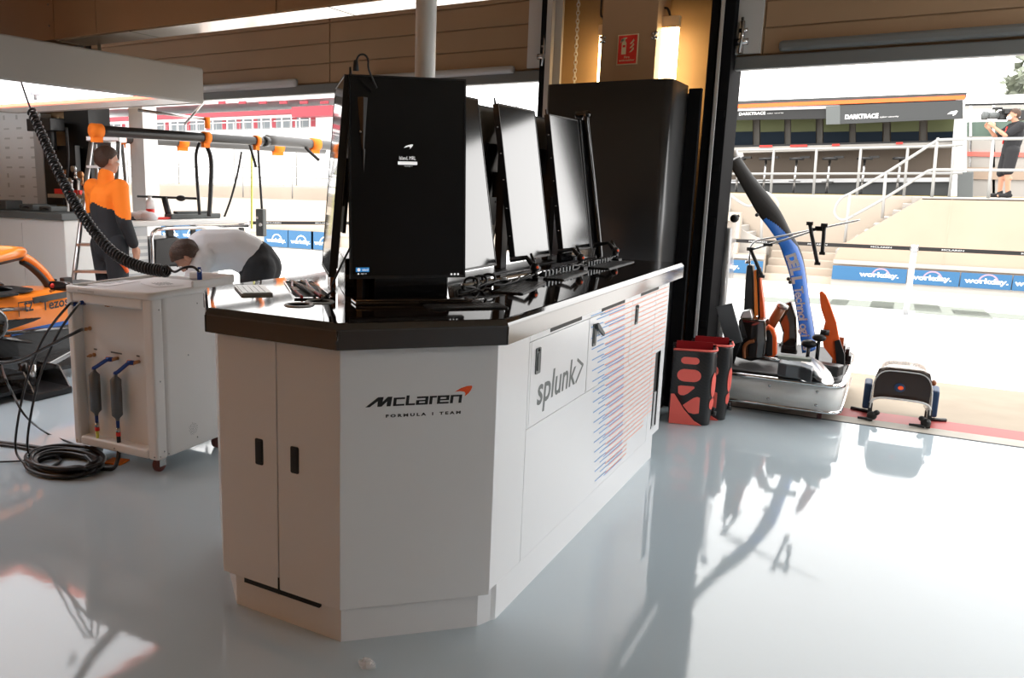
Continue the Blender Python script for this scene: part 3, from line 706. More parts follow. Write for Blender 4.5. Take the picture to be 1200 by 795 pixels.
# end frame by the tall cabinet: black panel with a rounded glossy tube
b = MB(); y0, y1 = 4.605, 4.735
def tl(x, z): return x-(z-1.15)*math.tan(R(9.3))
b.prism([(tl(-1.515, 1.10), y0, 1.10), (tl(-1.515, 1.875), y0, 1.875), (tl(-1.56, 1.875), y0, 1.875), (tl(-1.56, 1.10), y0, 1.10)], (0, y1-y0, 0)); part('end_board', b, 'black_gloss', fr, bev=.006)
b = MB(); b.tube(spline([(-1.686, y1, 1.905), (-1.62, y1+.002, 1.90), (tl(-1.51, 1.86), y1, 1.875), (tl(-1.505, 1.5), y1, 1.5), (-1.50, y1, 1.12), (-1.50, y1, ZT)]), .02, 14); part('end_tube', b, 'black_gloss', fr)
b = MB(); b.box((-1.53, 4.12, 1.10), (-1.505, 4.70, 1.148)); part('lower_bar', b, 'black_gloss', fr)
# cable rail along the right row with little ball-joint arms
rl = empty('cable_rail', (-1.37, 3.7, ZT), 'silver rail bundled with black cables running under the right-hand row of screens', 'rail')
b = MB(); b.tube([(-1.43, 2.84, ZT+.028), (-1.375, 3.5, ZT+.028), (-1.36, 4.60, ZT+.028)], .011, 12); part('rail_tube', b, 'chrome', rl)
for k_ in range(4):
    r_ = random.Random(k_); pts = []
    for i in range(34):
        y = 2.80+i*.055; pts.append(Vector((-1.42+.05*min(1, (y-2.8)/.8)+.014*math.sin(i*1.3+k_*2)+r_.uniform(-.006, .006), y, ZT+.008+.012*(1+math.cos(i*1.1+k_)))))
    b = MB(); b.tube(spline(pts, 3), .006, 8); part('cable', b, 'black_rubber', rl)
for y in (2.9, 2.98, 3.06): 
    b = MB(); b.tube([Vector((-1.425+.028*math.cos(a), y+.01*math.sin(a*2), ZT+.032+.026*math.sin(a))) for a in [2*math.pi*i/14 for i in range(14)]], .005, 8, closed=True); part('cable', b, 'black_rubber', rl)
for y in (3.42, 4.03, 4.62):
    b = MB(); b.box((-1.40, y-.03, ZT), (-1.34, y+.03, ZT+.018)); b.cyl((-1.37, y, ZT+.015), (-1.37, y, ZT+.05), .016); b.ball((-1.37, y, ZT+.06), .021); b.tube([(-1.37, y, ZT+.06), (-1.42, y+.02, ZT+.10), (-1.50, y+.03, ZT+.085)], [.014, .01, .012], 10); b.tube([(-1.37, y+.015, ZT+.06), (-1.41, y+.045, ZT+.115)], [.009, .006], 8)
    a_ = part('clamp_arm', b, 'black_plastic', rl)
    b = MB(); b.ball((-1.354, y-.010, ZT+.062), .0062); part('button', b, 'orange_dot', a_, 'orange button')
for y_ in [3.5+i*.045 for i in range(9)]+[4.1+i*.045 for i in range(8)]:
    b = MB(); b.box((-1.385, y_, ZT+.012), (-1.35, y_+.014, ZT+.036)); part('clip', b, 'grey_canister', rl)
# webcam cable loop on top of the first screen
ct = onX(417, 83, -1.66); b = MB(); b.cyl(ct, ct+Z3*.035, .011, 12, 0, .007); b.tube(spline([ct+Z3*.03, ct+Z3*.05+d1v*.01, ct+Z3*.055+d1v*.028, ct+Z3*.04+d1v*.042, ct+Z3*.005+d1v*.046, ct-Z3*.05+d1v*.046+Vector((0, .05, 0))]), .0035, 8)
thing('cable_plug', b, 'black_rubber', 'little black plug and cable loop on top of the login screen', 'cable')
# small items by the apex: red tag, cable
b = MB(); b.tube(spline([onZ(376, 352, ZT+.004), onZ(384, 346, ZT+.01), onZ(390, 340, ZT+.05), onZ(391, 330, ZT+.1), Vector((-1.72, 2.5, ZT+.2))]), .004, 8)
thing('loose_cable', b, 'black_rubber', 'thin black cable rising from the cable pocket to the back of the screens', 'cable')
o = onZ(366, 332, ZT); b = MB(); b.box((-.09, -.01, 0), (.09, .012, .075), mx=frame((-1.93, 2.66, ZT), dl)); thing('switch_box', b, 'brown_carbon', 'reddish brown control box under the mirror-like screen', 'box', bev=.006)
# ---------------------------------------------------------------- tall cabinet
tc = empty('tall_cabinet', (-1.54, 5.25, 0), 'tall smooth black cabinet standing between the console and the door pier', 'cabinet')
b = MB(); cr = .05; x0, x1, y0, y1 = onY(641, 101, 5.25).x, onY(787, 97, 5.25).x, 5.25, 5.70
poly = [(x0, y1), (x0, y0+.02), (x0+.02, y0)] + arc((x1-cr, y0+cr), cr, -math.pi/2, 0, 8) + [(x1, y1)]
N_ = len(poly); b.loft([[(p[0], p[1], z) for p in poly] for z in (.0, 2.147)], smooth=True); part('body', b, 'dark_cabinet', tc)
b = MB(); b.box((x0+.03, y0+.05, 2.147), (x1-.06, y1, 2.152)); part('top_board', b, 'dark_cabinet', tc)
b = MB(); b.box((x1-.02, y1, 0), (x1+.004, 5.745, 2.1)); b.box((x1-.3, y1+.001, 0), (x1-.02, y1+.03, 2.1)); part('rear_channel', b, 'jamb_black', tc, bev=.003)
b = MB(); b.box((x1+.004, y1+.0, 0), (-1.202, y1+.05, 2.13)); part('side_filler', b, 'jamb_black', tc)
# ================================================================ WHITE GAS TROLLEY
ta = R(3.55); tx = Vector((math.cos(ta), math.sin(ta), 0)); ty = Vector((-tx.y, tx.x, 0))
T0 = Vector((-3.701, 2.724, 0)); TW, TD, TB, TT = .604, .64, .088, .955
tm = Matrix(((tx.x, ty.x, 0, T0.x), (tx.y, ty.y, 0, T0.y), (0, 0, 1, 0), (0, 0, 0, 1)))
tr = empty('gas_trolley', T0, 'white boxy trolley on casters with two grey canisters on its face', 'trolley', None, tm)
def tb(lo, hi, b=None, mi=0): return (b or MB()).box(lo, hi, mi, tm)
b = MB(); fr_ = .035
# shell with rounded vertical edges, open recess on the front
rec = .075
def shell_poly(y0): return rrect(0, y0, TW, TD, .03, 5)
b.loft([[tm @ Vector((p[0], p[1], z)) for p in shell_poly(rec)] for z in (TB+.0, TT-.03)], smooth=False)
tb((0.0, .0, TB), (fr_+.01, rec, TT-.03), b); tb((TW-fr_-.03, 0, TB), (TW, rec, TT-.03), b); tb((fr_+.01, 0, TB), (TW-fr_-.03, rec, TB+.05), b); tb((fr_+.01, 0, TT-.09), (TW-fr_-.03, rec, TT-.03), b)
part('shell', b, 'white_powder', tr, bev=.012, seg=3)
b = tb((fr_+.01, rec-.012, TB+.05), (TW-fr_-.03, rec+.002, TT-.09)); part('recessed_panel', b, 'white_powder', tr)
# top tray with raised rim
b = MB(); ro = [tm @ Vector((p[0], p[1], 0)) for p in rrect(-.006, -.008, TW+.006, TD+.006, .035, 5)]; ri = [tm @ Vector((p[0], p[1], 0)) for p in rrect(.02, .02, TW-.02, TD-.02, .03, 5)]
b.loft([[p+Z3*(TT-.035) for p in ro], [p+Z3*(TT-.004) for p in ro], [p+(q_-p)*.25+Z3*TT for p, q_ in zip(ro, ri)], [p+(q_-p)*.7+Z3*TT for p, q_ in zip(ro, ri)], [p+Z3*(TT-.006) for p in ri], [p+Z3*(TT-.03) for p in ri]]); part('tray_rim', b, 'white_powder', tr)
b = MB(); b.add([tm @ Vector((.25, .02, TT)), tm @ Vector((.25, TD-.02, TT))], []); b = tb((.3, TD-.03, TT-.01), (TW, TD+.006, TT+.035)); tb((TW-.012, .30, TT-.01), (TW+.006, TD+.0, TT+.03), b); part('rear_lip', b, 'white_powder', tr, bev=.008)
b = tb((.06, .05, TT-.03), (TW-.05, TD-.05, TT-.012)); part('tray_floor', b, 'paper', tr)
b = MB()
for i in range(44):
    a = i*2.4; r_ = .0052*math.sqrt(i)
    c_ = Vector((TW+.0006, .27+r_*math.cos(a), TB+.105+r_*math.sin(a))); b.add([tm @ (c_+Vector((0, .0022*math.cos(k), .0022*math.sin(k)))) for k in [0, 1.05, 2.1, 3.14, 4.2, 5.25]], [(0, 1, 2, 3, 4, 5)])
part('fan_grille', b, 'grey_rubber', tr)
b = MB()
for y, z in ((.05, TT-.09), (.33, TT-.09), (.05, TB+.04), (.08, TB+.02), (.02, TB+.02), (.3, TB+.05), (.04, .5), (.25, .6)): b.cyl(tm @ Vector((TW, y, z)), tm @ Vector((TW+.002, y, z)), .004, 8)
for x in (.02, TW-.02, .3): b.cyl(tm @ Vector((x, 0, TB+.02)), tm @ Vector((x, -.002, TB+.02)), .004, 8)
part('screw', b, 'steel', tr)
b = tb((.10, -.009, TT-.028), (.22, -.0075, TT-.018)); part('nameplate', b, 'grey_wall', tr)
for x, y in ((.07, .09), (TW-.07, .09), (.07, TD-.09), (TW-.07, TD-.09)):
    b = tb((x-.03, y-.03, TB-.006), (x+.03, y+.03, TB+.001)); tb((x-.02, y-.026, .03), (x-.016, y+.02, TB-.004), b); tb((x+.016, y-.026, .03), (x+.02, y+.02, TB-.004), b); cs = part('caster_fork', b, 'steel', tr)
    b = MB(); b.lathe([(.012, -.015), (.036, -.015), (.04, -.011), (.04, .011), (.036, .015), (.012, .015)], tm @ Vector((x, y-.008, .04)), tx, 20); part('caster_wheel', b, 'caster_red', cs)
# fittings on the recessed panel
fp = tm @ Vector((0, rec-.012, 0))
def face(u, v): return onP(u, v, fp, -ty)
def fitting(u, v, par=tr, L=.05):
    p = face(u, v); b = MB(); b.lathe([(.011, 0), (.011, .008), (.006, .009), (.006, .02), (.009, .021), (.009, .036), (.005, .037), (.005, L), (.0001, L)], p, -ty, 14); return part('fitting', b, 'copper', par), p
for u, v in ((132, 357), (156, 358), (106, 385), (111, 416)): fitting(u, v)
b = MB(); b.lathe([(.012, 0), (.012, .01), (.008, .012), (.008, .05), (.011, .051), (.011, .075), (.006, .08)], face(108, 353), -ty, 14); f1 = part('fitting', b, 'navy_metal', tr)
b = MB(); b.lathe([(.012, 0), (.012, .01), (.008, .012), (.008, .05), (.011, .051), (.011, .075), (.006, .08)], face(101, 355)-tx*.012, -ty, 14); part('fitting', b, 'navy_metal', tr)
for u0, v0, u1, v1 in ((110, 409, 114, 410), (130, 412.5, 144, 415), (160, 417, 164, 418), (131, 348, 134, 349)):
    a = face(u0, v0); c_ = face(u1, v1); b = MB(); b.box((a.x, a.y-.001, min(a.z, c_.z)-.003), (c_.x, a.y-.0004, max(a.z, c_.z)+.003)); part('marking', b, 'logo_grey', tr)
for k_, (u, v, ut, vt, vb, vend) in enumerate(((138, 420, 118, 434, 488, 520), (163, 424, 143, 440, 494, 526))):
    p = face(u, v); out = -ty
    cx_ = face(ut, vt)+out*.045
    def drop(v_): 
        q_ = onP(ut, v_, cx_, -ty); return Vector((cx_.x, cx_.y, q_.z))
    top, bot, end = drop(vt), drop(vb), drop(vend)
    b = MB(); b.cyl(p, p+out*.045, .01, 14); el = part('elbow', b, 'copper', tr)
    b = MB(); b.tube(spline([p+out*.035, p+out*.05-tx*.02, cx_+Z3*.03+tx*.02, cx_+Z3*.02, Vector((cx_.x, cx_.y, top.z))]), .0105, 12); b.tube([p+out*.036-tx*.0, p+out*.05-tx*.03], .0125, 12); part('elbow_pipe', b, 'navy_metal', el)
    b = MB(); b.cyl(p+out*.04-tx*.012, p+out*.046-tx*.034, .0135, 12); part('collar', b, 'orange_cloth', el)
    b = MB(); L = top.z-bot.z; b.lathe([(.010, 0), (.012, .012), (.029, .03), (.029, L-.03), (.012, L-.012), (.010, L)], Vector((cx_.x, cx_.y, bot.z)), Z3, 24); cn = part('canister', b, 'grey_canister', tr, 'grey metal canister')
    b = MB(); z = bot.z; b.cyl((cx_.x, cx_.y, z), (cx_.x, cx_.y, z-.04), .0095, 12); part('lower_fitting', b, 'navy_metal', cn)
    b = MB(); b.cyl((cx_.x, cx_.y, z-.04), (cx_.x, cx_.y, z-.065), .012, 12); part('coupling', b, 'steel', cn)
    b = MB(); b.cyl((cx_.x, cx_.y, z-.065), (cx_.x, cx_.y, z-.085), .0125, 12); part('coupling_ring', b, 'red_plastic', cn)
    HB = (cx_, z-.085)
    if k_ == 0: h1_ = Vector((cx_.x, cx_.y, z-.085))
    else: h2_ = Vector((cx_.x, cx_.y, z-.085))
# papers lying in the tray
for (u, v, w, h, a, mname, lab) in ((130, 331, .19, .26, 8, 'paper', 'white printed sheet lying in the tray on top of the white trolley'), (190, 333, .2, .16, -20, 'paper', 'second paper sheet lying by the trolley rim nearest the console')):
    p = onZ(u, v, TT-.008); x = Vector((math.cos(R(a)), math.sin(R(a)), 0)); b = MB(); b.box((-w/2, -h/2, 0), (w/2, h/2, .0015), mx=frame((p.x, p.y, TT-.011), x)); 
    t = empty('paper_sheet', (p.x, p.y, TT-.011), lab, 'paper'); part('sheet', b, mname, t)
    b = MB()
    for i in range(6): b.box((-w*.4, h*.32-i*h*.1, .0016), (w*(.1+.05*(i % 3)), h*.35-i*h*.1, .0019), mx=frame((p.x, p.y, TT-.011), x))
    part('print', b, 'grey_rubber', t)
# ---------------------------------------------------------------- hoses
def hose(name, pts, r, m_, lab, cat='hose', n=8, k=8, group=None):
    b = MB(); b.tube(spline(pts, k), r, n); return thing(name, b, m_, lab, cat, group)
cc = onZ(76, 548, 0); pts = []
r_ = random.Random(3)
for lp in range(9):
    rad = .135+.05*r_.random(); ox, oy = r_.uniform(-.02, .02), r_.uniform(-.02, .02); zz = .012+.011*(lp % 5)
    for i in range(16):
        a = 2*math.pi*i/16; pts.append(cc+Vector((ox+rad*1.35*math.cos(a), oy+rad*.92*math.sin(a), zz+.004*math.sin(a*2+lp))))
pts += [cc+Vector((.23, .02, .03)), Vector((h1_.x-.02, h1_.y-.03, .02))]
hose('hose_coil', pts, .0105, 'hose_black', 'loose coil of thick black hose lying on the floor before the white trolley', 'hose', 10, 3)
b = MB(); b.tube([h1_+Z3*.004, h1_-Z3*.06], .008, 10); gl = thing('gas_line', b, 'tag_yellow', 'short pale yellow tube under the left canister', 'hose')
hose('gas_line', [h2_+Z3*.002, h2_-Z3*.05, Vector((h2_.x+.012, h2_.y-.02, .06)), Vector((h2_.x+.01, h2_.y-.06, .012)), Vector((h2_.x-.1, h2_.y-.10, .012)), Vector((h1_.x+.05, h1_.y-.08, .03)), Vector((h1_.x-.03, h1_.y-.06, .05))], .011, 'hose_black', 'black hose hanging from the right canister and bending along the floor')
F = lambda u, v: onZ(u, v, .01)
fa = face(108, 353)-ty*.08; fb = face(101, 355)-tx*.012-ty*.08; fc = face(106, 385)-ty*.05
yp = fa.y-.18
py = lambda u, v: onY(u, v, yp)
hose('cable', [fb, py(80, 358), py(52, 395), py(30, 450), py(18, 520), F(28, 543), F(48, 556), F(70, 560)], .0065, 'hose_black', 'outer thin black cable looping from the upper trolley fitting down to the floor coil', 'cable')
hose('cable', [fa, py(88, 362), py(66, 395), py(44, 450), py(32, 520), F(42, 545), F(60, 556), F(90, 552)], .0065, 'hose_black', 'inner thin black cable looping from the upper trolley fitting down to the floor coil', 'cable')
hose('cable', [fc, py(92, 388), py(55, 407), py(25, 422), py(0, 425), py(-25, 415)], .0085, 'hose_black', 'thick black cable leaving the trolley at mid height towards the car', 'cable')
p = onX(2, 428, -5.2); hose('cable', [p, py(5, 440), py(14, 460), py(30, 488), F(55, 508), F(85, 520), F(105, 527), Vector((h1_.x-.03, h1_.y-.04, .03))], .006, 'hose_black', 'thin cable with a blue tip running from the car across the floor to the canisters', 'cable')
hose('cable', [F(-40, 515), F(0, 519), F(40, 524), F(75, 530), F(100, 533), F(112, 540)], .013, 'hose_black', 'thick black hose crossing the floor from the left into the coil', 'hose')
hose('cable', [F(-40, 521), F(0, 521.5), F(40, 528), F(70, 538), F(60, 548)], .009, 'hose_black', 'second black hose lying against the thick one on the floor', 'hose')
hose('cable', [F(-40, 542), F(0, 541.5), F(30, 540), F(60, 536), F(90, 533)], .005, 'hose_black', 'thin straight black cable nearest the camera on the floor at the coil', 'cable')
p = F(137, 540); b = MB(); b.box((-.055, -.045, 0), (.05, .045, .008), mx=frame((p.x, p.y, .001), (1, .3, 0))); thing('floor_tag', b, 'orange_cloth', 'small orange card lying on the floor under the white trolley', 'card', bev=.002)
# spiral hose from the canopy to the trolley
ctrl = [(25, 97, 2.06), (36, 128, None), (52, 165, None), (70, 205, None), (95, 250, None), (128, 292, None), (160, 311, None), (195, 318, None), (212, 315, None)]
S0 = onZ(25, 97, 2.06); E0 = tm @ Vector((TW-.05, .42, TT+.02))
d0 = (S0-O3).dot(FW); d1 = (onZ(228, 322, TT+.06)-O3).dot(FW)
axis = [onD(u, v, d0+(d1-d0)*i/(len(ctrl)-1)) for i, (u, v, _) in enumerate(ctrl)]
sp = spline(axis, 40); n0 = 40
b = MB(); t = empty('spiral_hose', S0, 'black spiral air hose hanging from the lit canopy to the white trolley', 'hose')
b.tube(sp[:n0+2], .006, 8); part('straight_lead', b, 'hose_black', t)
path = []; acc = 0; body = sp[n0:-38]
ph = 0
for i in range(len(body)-1):
    tn = (body[i+1]-body[i]); u_ = tn.cross(Vector((.3, -.9, .2))).normalized(); w_ = tn.normalized().cross(u_)
    fr = i/len(body); pitch = .034*(1-fr)+.0175*fr; rr = .022+.006*fr
    steps = max(1, int(tn.length/pitch*10+.5))
    for s_ in range(steps):
        ph += 2*math.pi*(tn.length/pitch)/steps; path.append(body[i]+tn*(s_/steps)+(u_*math.cos(ph)+w_*math.sin(ph))*rr)
b = MB(); b.tube(path, .0075, 6); part('coils', b, 'hose_black', t)
e1 = body[-1]; pe = onZ(234, 328, TT+.01)
b = MB(); b.tube(spline([path[-1], e1+(body[-1]-body[-5])*3, onD(215, 314, d1), onD(226, 313, d1), onD(233, 318, d1), pe+Z3*.05, pe+Z3*.02]), .007, 8); part('tail', b, 'hose_black', t)
b = MB(); b.cyl(pe, pe+Z3*.055, .014, 14); b.cyl(pe+Z3*.055, pe+Z3*.07, .01, 12); part('connector', b, 'navy_metal', t, 'blue metal connector')
# ================================================================ RACING CAR (nose towards the pit door)
car = empty('racing_car', (-5.75, 3.6, 0), 'orange racing car without wheels parked under the lit canopy', 'car')
XC = -5.75
def sec(y, hw, z0, z1, sh=.75):
    hz = (z0+z1)/2
    return [Vector((XC+x*hw, y, z)) for x, z in ((-.75, z0), (.75, z0), (1, z0+.06), (1, z0+(z1-z0)*sh), (.82, z1-.02), (.5, z1), (-.5, z1), (-.82, z1-.02), (-1, z0+(z1-z0)*sh), (-1, z0+.06))]
b = MB()
b.loft([sec(y, hw, z0, z1) for y, hw, z0, z1 in ((2.2, .33, .15, .66), (3.0, .36, .15, .70), (3.55, .34, .18, .665), (4.0, .31, .20, .655), (4.35, .275, .24, .62), (4.62, .25, .28, .58))], smooth=False,
       mf=lambda i, k: 1 if k in (0, 1, 9) else 0)
mono = part('chassis', b, ['papaya', 'carbon_satin'], car, bev=.02, seg=3)
# lower carbon flank and blue line
b = MB(); b.loft([[Vector((XC+hw, y, z0)), Vector((XC+hw+.012, y, z0)), Vector((XC+hw+.012, y, z1)), Vector((XC+hw, y, z1))] for y, hw, z0, z1 in ((2.9, .345, .13, .355), (3.55, .335, .16, .375), (4.0, .305, .18, .39), (4.5, .25, .22, .40))], smooth=False); part('lower_flank', b, 'carbon_satin', car)
b = MB(); b.loft([[Vector((XC+hw, y, z0)), Vector((XC+hw+.014, y, z0)), Vector((XC+hw+.014, y, z0+.03)), Vector((XC+hw, y, z0+.03))] for y, hw, z0 in ((3.5, .34, .375), (4.0, .305, .39), (4.5, .25, .40))], smooth=False); part('blue_line', b, 'blue_paint', car)
b = MB(); b.box((XC-.75, 1.8, .05), (XC+.72, 3.35, .075)); b.box((XC-.4, 3.3, .06), (XC+.4, 4.1, .09)); part('floor_plank', b, 'carbon_satin', car)
# tea-tray and floor fences seen under the chassis
b = MB(); b.loft([[Vector((XC-w, y, z)), Vector((XC+w, y, z)), Vector((XC+w, y, z+.05)), Vector((XC-w, y, z+.05))] for y, w, z in ((3.2, .6, .10), (3.7, .5, .12), (4.15, .3, .16))], smooth=False); part('splitter', b, 'carbon_gloss', car, bev=.01)
for dx in (.38, .5, .6):
    b = MB(); b.loft([[Vector((XC+dx, 2.9, .08)), Vector((XC+dx+.012, 2.9, .08)), Vector((XC+dx+.012, 2.9, .30)), Vector((XC+dx, 2.9, .30))], [Vector((XC+dx-.06, 3.5, .08)), Vector((XC+dx-.048, 3.5, .08)), Vector((XC+dx-.048, 3.5, .24)), Vector((XC+dx-.06, 3.5, .24))]], smooth=False); part('floor_fence', b, 'carbon_gloss', car)
# cockpit opening and collar
b = MB(); b.prism([(XC+x, y, .662) for x, y in rrect(-.24, 2.95, .24, 3.85, .16)], (0, 0, .012)); part('cockpit_opening', b, 'black_rubber', car)
b = MB(); b.loft([[Vector((XC+s_*.24, y, .66)), Vector((XC+s_*.33, y, .66)), Vector((XC+s_*.33, y, z)), Vector((XC+s_*.24, y, z))] for s_ in (1,) for y, z in ((2.6, .74), (3.1, .71), (3.6, .68))], smooth=False); b.loft([[Vector((XC-.33, y, .66)), Vector((XC-.24, y, .66)), Vector((XC-.24, y, z)), Vector((XC-.33, y, z))] for y, z in ((2.6, .74), (3.1, .71), (3.6, .68))], smooth=False); part('head_rest', b, 'black_rubber', car, bev=.02)
b = MB(); b.lathe([(.12, 0), (.13, .01), (.12, .02)], (XC, 3.62, .69), (0, .3, .9), 20); part('steering_wheel', b, 'black_plastic', car)
# halo
hp = [Vector((XC, 4.12, .655)), Vector((XC, 4.05, .76)), Vector((XC, 3.93, .87)), Vector((XC, 3.82, .925))]
b = MB()
def flatring(c, t, w, h, up=Vector((0, 0, 1))):
    t = t.normalized(); s_ = t.cross(up).normalized(); n_ = s_.cross(t); return [c+s_*(w*math.cos(a))+n_*(h*math.sin(a)) for a in [2*math.pi*i/14 for i in range(14)]]
P_ = spline(hp, 6); b.loft([flatring(P_[i], P_[min(i+1, len(P_)-1)]-P_[max(i-1, 0)], .028+.03*(i/len(P_))**2, .035, Vector((1, 0, 0)).cross(P_[min(i+1, len(P_)-1)]-P_[max(i-1, 0)])) for i in range(len(P_))])
loop = [Vector((XC+.36, 2.75, .70)), Vector((XC+.38, 3.0, .84)), Vector((XC+.34, 3.35, .93)), Vector((XC+.22, 3.65, .955)), Vector((XC, 3.84, .945)), Vector((XC-.22, 3.65, .955)), Vector((XC-.34, 3.35, .93)), Vector((XC-.38, 3.0, .84)), Vector((XC-.36, 2.75, .70))]
P_ = spline(loop, 6); b.loft([flatring(P_[i], P_[min(i+1, len(P_)-1)]-P_[max(i-1, 0)], .042, .04) for i in range(len(P_))])
part('halo', b, 'papaya', car, 'orange cockpit guard')
b = MB(); P_ = [p+Vector((0, -.03, -.02)) for p in spline(hp, 6)[:-4]]; b.loft([flatring(P_[i], P_[min(i+1, len(P_)-1)]-P_[max(i-1, 0)], .03, .03, Vector((1, 0, 0)).cross(P_[min(i+1, len(P_)-1)]-P_[max(i-1, 0)])) for i in range(len(P_))])
P_ = [Vector((p.x*.985+XC*.015, p.y-.02, p.z-.03)) for p in spline(loop, 6)]; b.loft([flatring(P_[i], P_[min(i+1, len(P_)-1)]-P_[max(i-1, 0)], .036, .03) for i in range(len(P_))]); part('halo_lining', b, 'black_rubber', car)
# mirrors, aero screen, nose top details
for s_ in (1, -1):
    b = MB(); m_ = frame((XC+s_*.46, 3.86, .715), (1, 0, 0)); b.loft([[m_ @ Vector((x*q_, y, z*q_)) for x, z in rrect(-.10, -.032, .10, .032, .02, 4)] for y, q_ in ((-.03, 1), (.02, .95), (.05, .6))]); mr = part('mirror', b, 'carbon_gloss', car, bev=0)
    b = MB(); b.tube([(XC+s_*.30, 3.88, .66), (XC+s_*.38, 3.87, .69), (XC+s_*.45, 3.87, .70)], .012, 8); part('mirror_stalk', b, 'carbon_gloss', mr)
b = MB(); b.ball((XC+.40, 3.83, .715), .018); part('mirror_light', b, 'red_plastic', car)
b = MB(); b.box((XC-.17, 4.2, .632), (XC+.17, 4.52, .66)); b.box((XC-.1, 4.1, .655), (XC-.05, 4.2, .70)); b.box((XC+.03, 4.16, .655), (XC+.09, 4.24, .72)); b.box((XC-.02, 4.2, .655), (XC+.02, 4.26, .71)); part('bulkhead_cover', b, 'carbon_satin', car, bev=.006)
b = MB(); b.prism([Vector((XC+.31, 3.72, .585)), Vector((XC+.296, 4.06, .60)), Vector((XC+.29, 4.06, .645)), Vector((XC+.305, 3.72, .63))], (.012, 0, 0)); part('vent_panel', b, 'carbon_satin', car)
# sponsor lettering on the flank
tp = Vector((XC+.3385, 3.60, .43)); tdir = Vector((-.07, 1, .01)).normalized(); b = MB()
def cf(u, v): return onP(u, v, Vector((XC+.33, 3.6, .5)), Vector((1, .072, 0)).normalized())
nn_ = Vector((1, .072, 0)).normalized()
a = cf(48, 364.5); c_ = cf(79, 358); put2d(b, text2d('Tezos', 1, .02), a+nn_*.012, (c_-a), Z3, fit=((c_-a).length, .075), lift=.002)
a = cf(27, 366); c_ = cf(38, 364)
put2d(b, text2d('tz', 1, .01), a+nn_*.012, (c_-a), Z3, fit=((c_-a).length, .085), lift=.002)
a = cf(20, 355); c_ = cf(54, 350); ribbon2d(b, [(0, 0), ((c_-a).length, .0)], .008, a+nn_*.012, c_-a, Z3, lift=.002); e_ = cf(20, 371); ribbon2d(b, [(0, 0), (0, -(a-e_).length)], .006, a+nn_*.012, c_-a, Z3, lift=.002)
part('lettering', b, 'logo_black', mono, 'dark sponsor word on orange')
# brake drum and winglet on the near side at the frame edge
dc = onX(-17, 380, -5.18)
b = MB(); b.lathe([(.05, -.10), (.11, -.10), (.125, -.06), (.125, .05), (.11, .09), (.08, .10), (.07, .07), (.0001, .07)], dc, X3, 30); bd = part('brake_drum', b, 'carbon_gloss', car)
b = MB(); b.lathe([(.128, -.03), (.132, .0), (.128, .035), (.12, .04), (.12, -.03)], dc, X3, 30); part('drum_band', b, 'papaya_deep', bd)
b = MB(); b.lathe([(.0001, .071), (.03, .071), (.03, .10), (.025, .11), (.0001, .11)], dc, X3, 20); part('hub', b, 'steel', bd)
b = MB(); b.loft([[dc+Vector((.06, y, z)), dc+Vector((.09, y, z+.0)), dc+Vector((.09, y, z+h)), dc+Vector((.06, y, z+h))] for y, z, h in ((.08, -.05, .07), (.18, -.035, .05), (.30, -.015, .025), (.36, .0, .006))], smooth=False); part('winglet', b, 'carbon_gloss', bd, bev=.008)
b = MB(); b.tube([dc+Vector((-.08, .02, .08)), Vector((XC+.3, 3.7, .55))], .016, 8); b.tube([dc+Vector((-.08, .02, -.09)), Vector((XC+.3, 3.75, .28))], .016, 8); b.tube([dc+Vector((-.08, .05, -.09)), Vector((XC+.25, 4.3, .33))], .014, 8); part('wishbone', b, 'carbon_gloss', car)
# stand that carries the car
t = empty('car_stand', (-5.4, 3.55, 0), 'low black stand with drilled plates under the orange car', 'stand')
b = MB(); q0 = onZ(12, 473, 0); q1 = onZ(58, 466, 0)
cx0 = (q0+q1)/2
b.box((cx0.x-.42, cx0.y-.02, 0), (cx0.x+.06, cx0.y+.30, .05)); part('base', b, 'black_plastic', t, bev=.01)
for dy in (.0, .28):
    b = MB(); b.prism([(cx0.x-.38, cx0.y+dy, .05), (cx0.x+.05, cx0.y+dy, .05), (cx0.x-.06, cx0.y+dy, .19), (cx0.x-.3, cx0.y+dy, .19)], (0, .012, 0)); part('side_plate', b, 'steel', t)
b = MB()
for i in range(4): b.cyl((cx0.x-.30+i*.1, cx0.y-.003, .09), (cx0.x-.30+i*.1, cx0.y+.0, .09), .022, 14)
part('hole', b, 'black_gap', t)
b = MB(); b.cyl((cx0.x-.18, cx0.y+.15, .05), (cx0.x-.18, cx0.y+.15, .2), .03); part('post', b, 'steel', t)
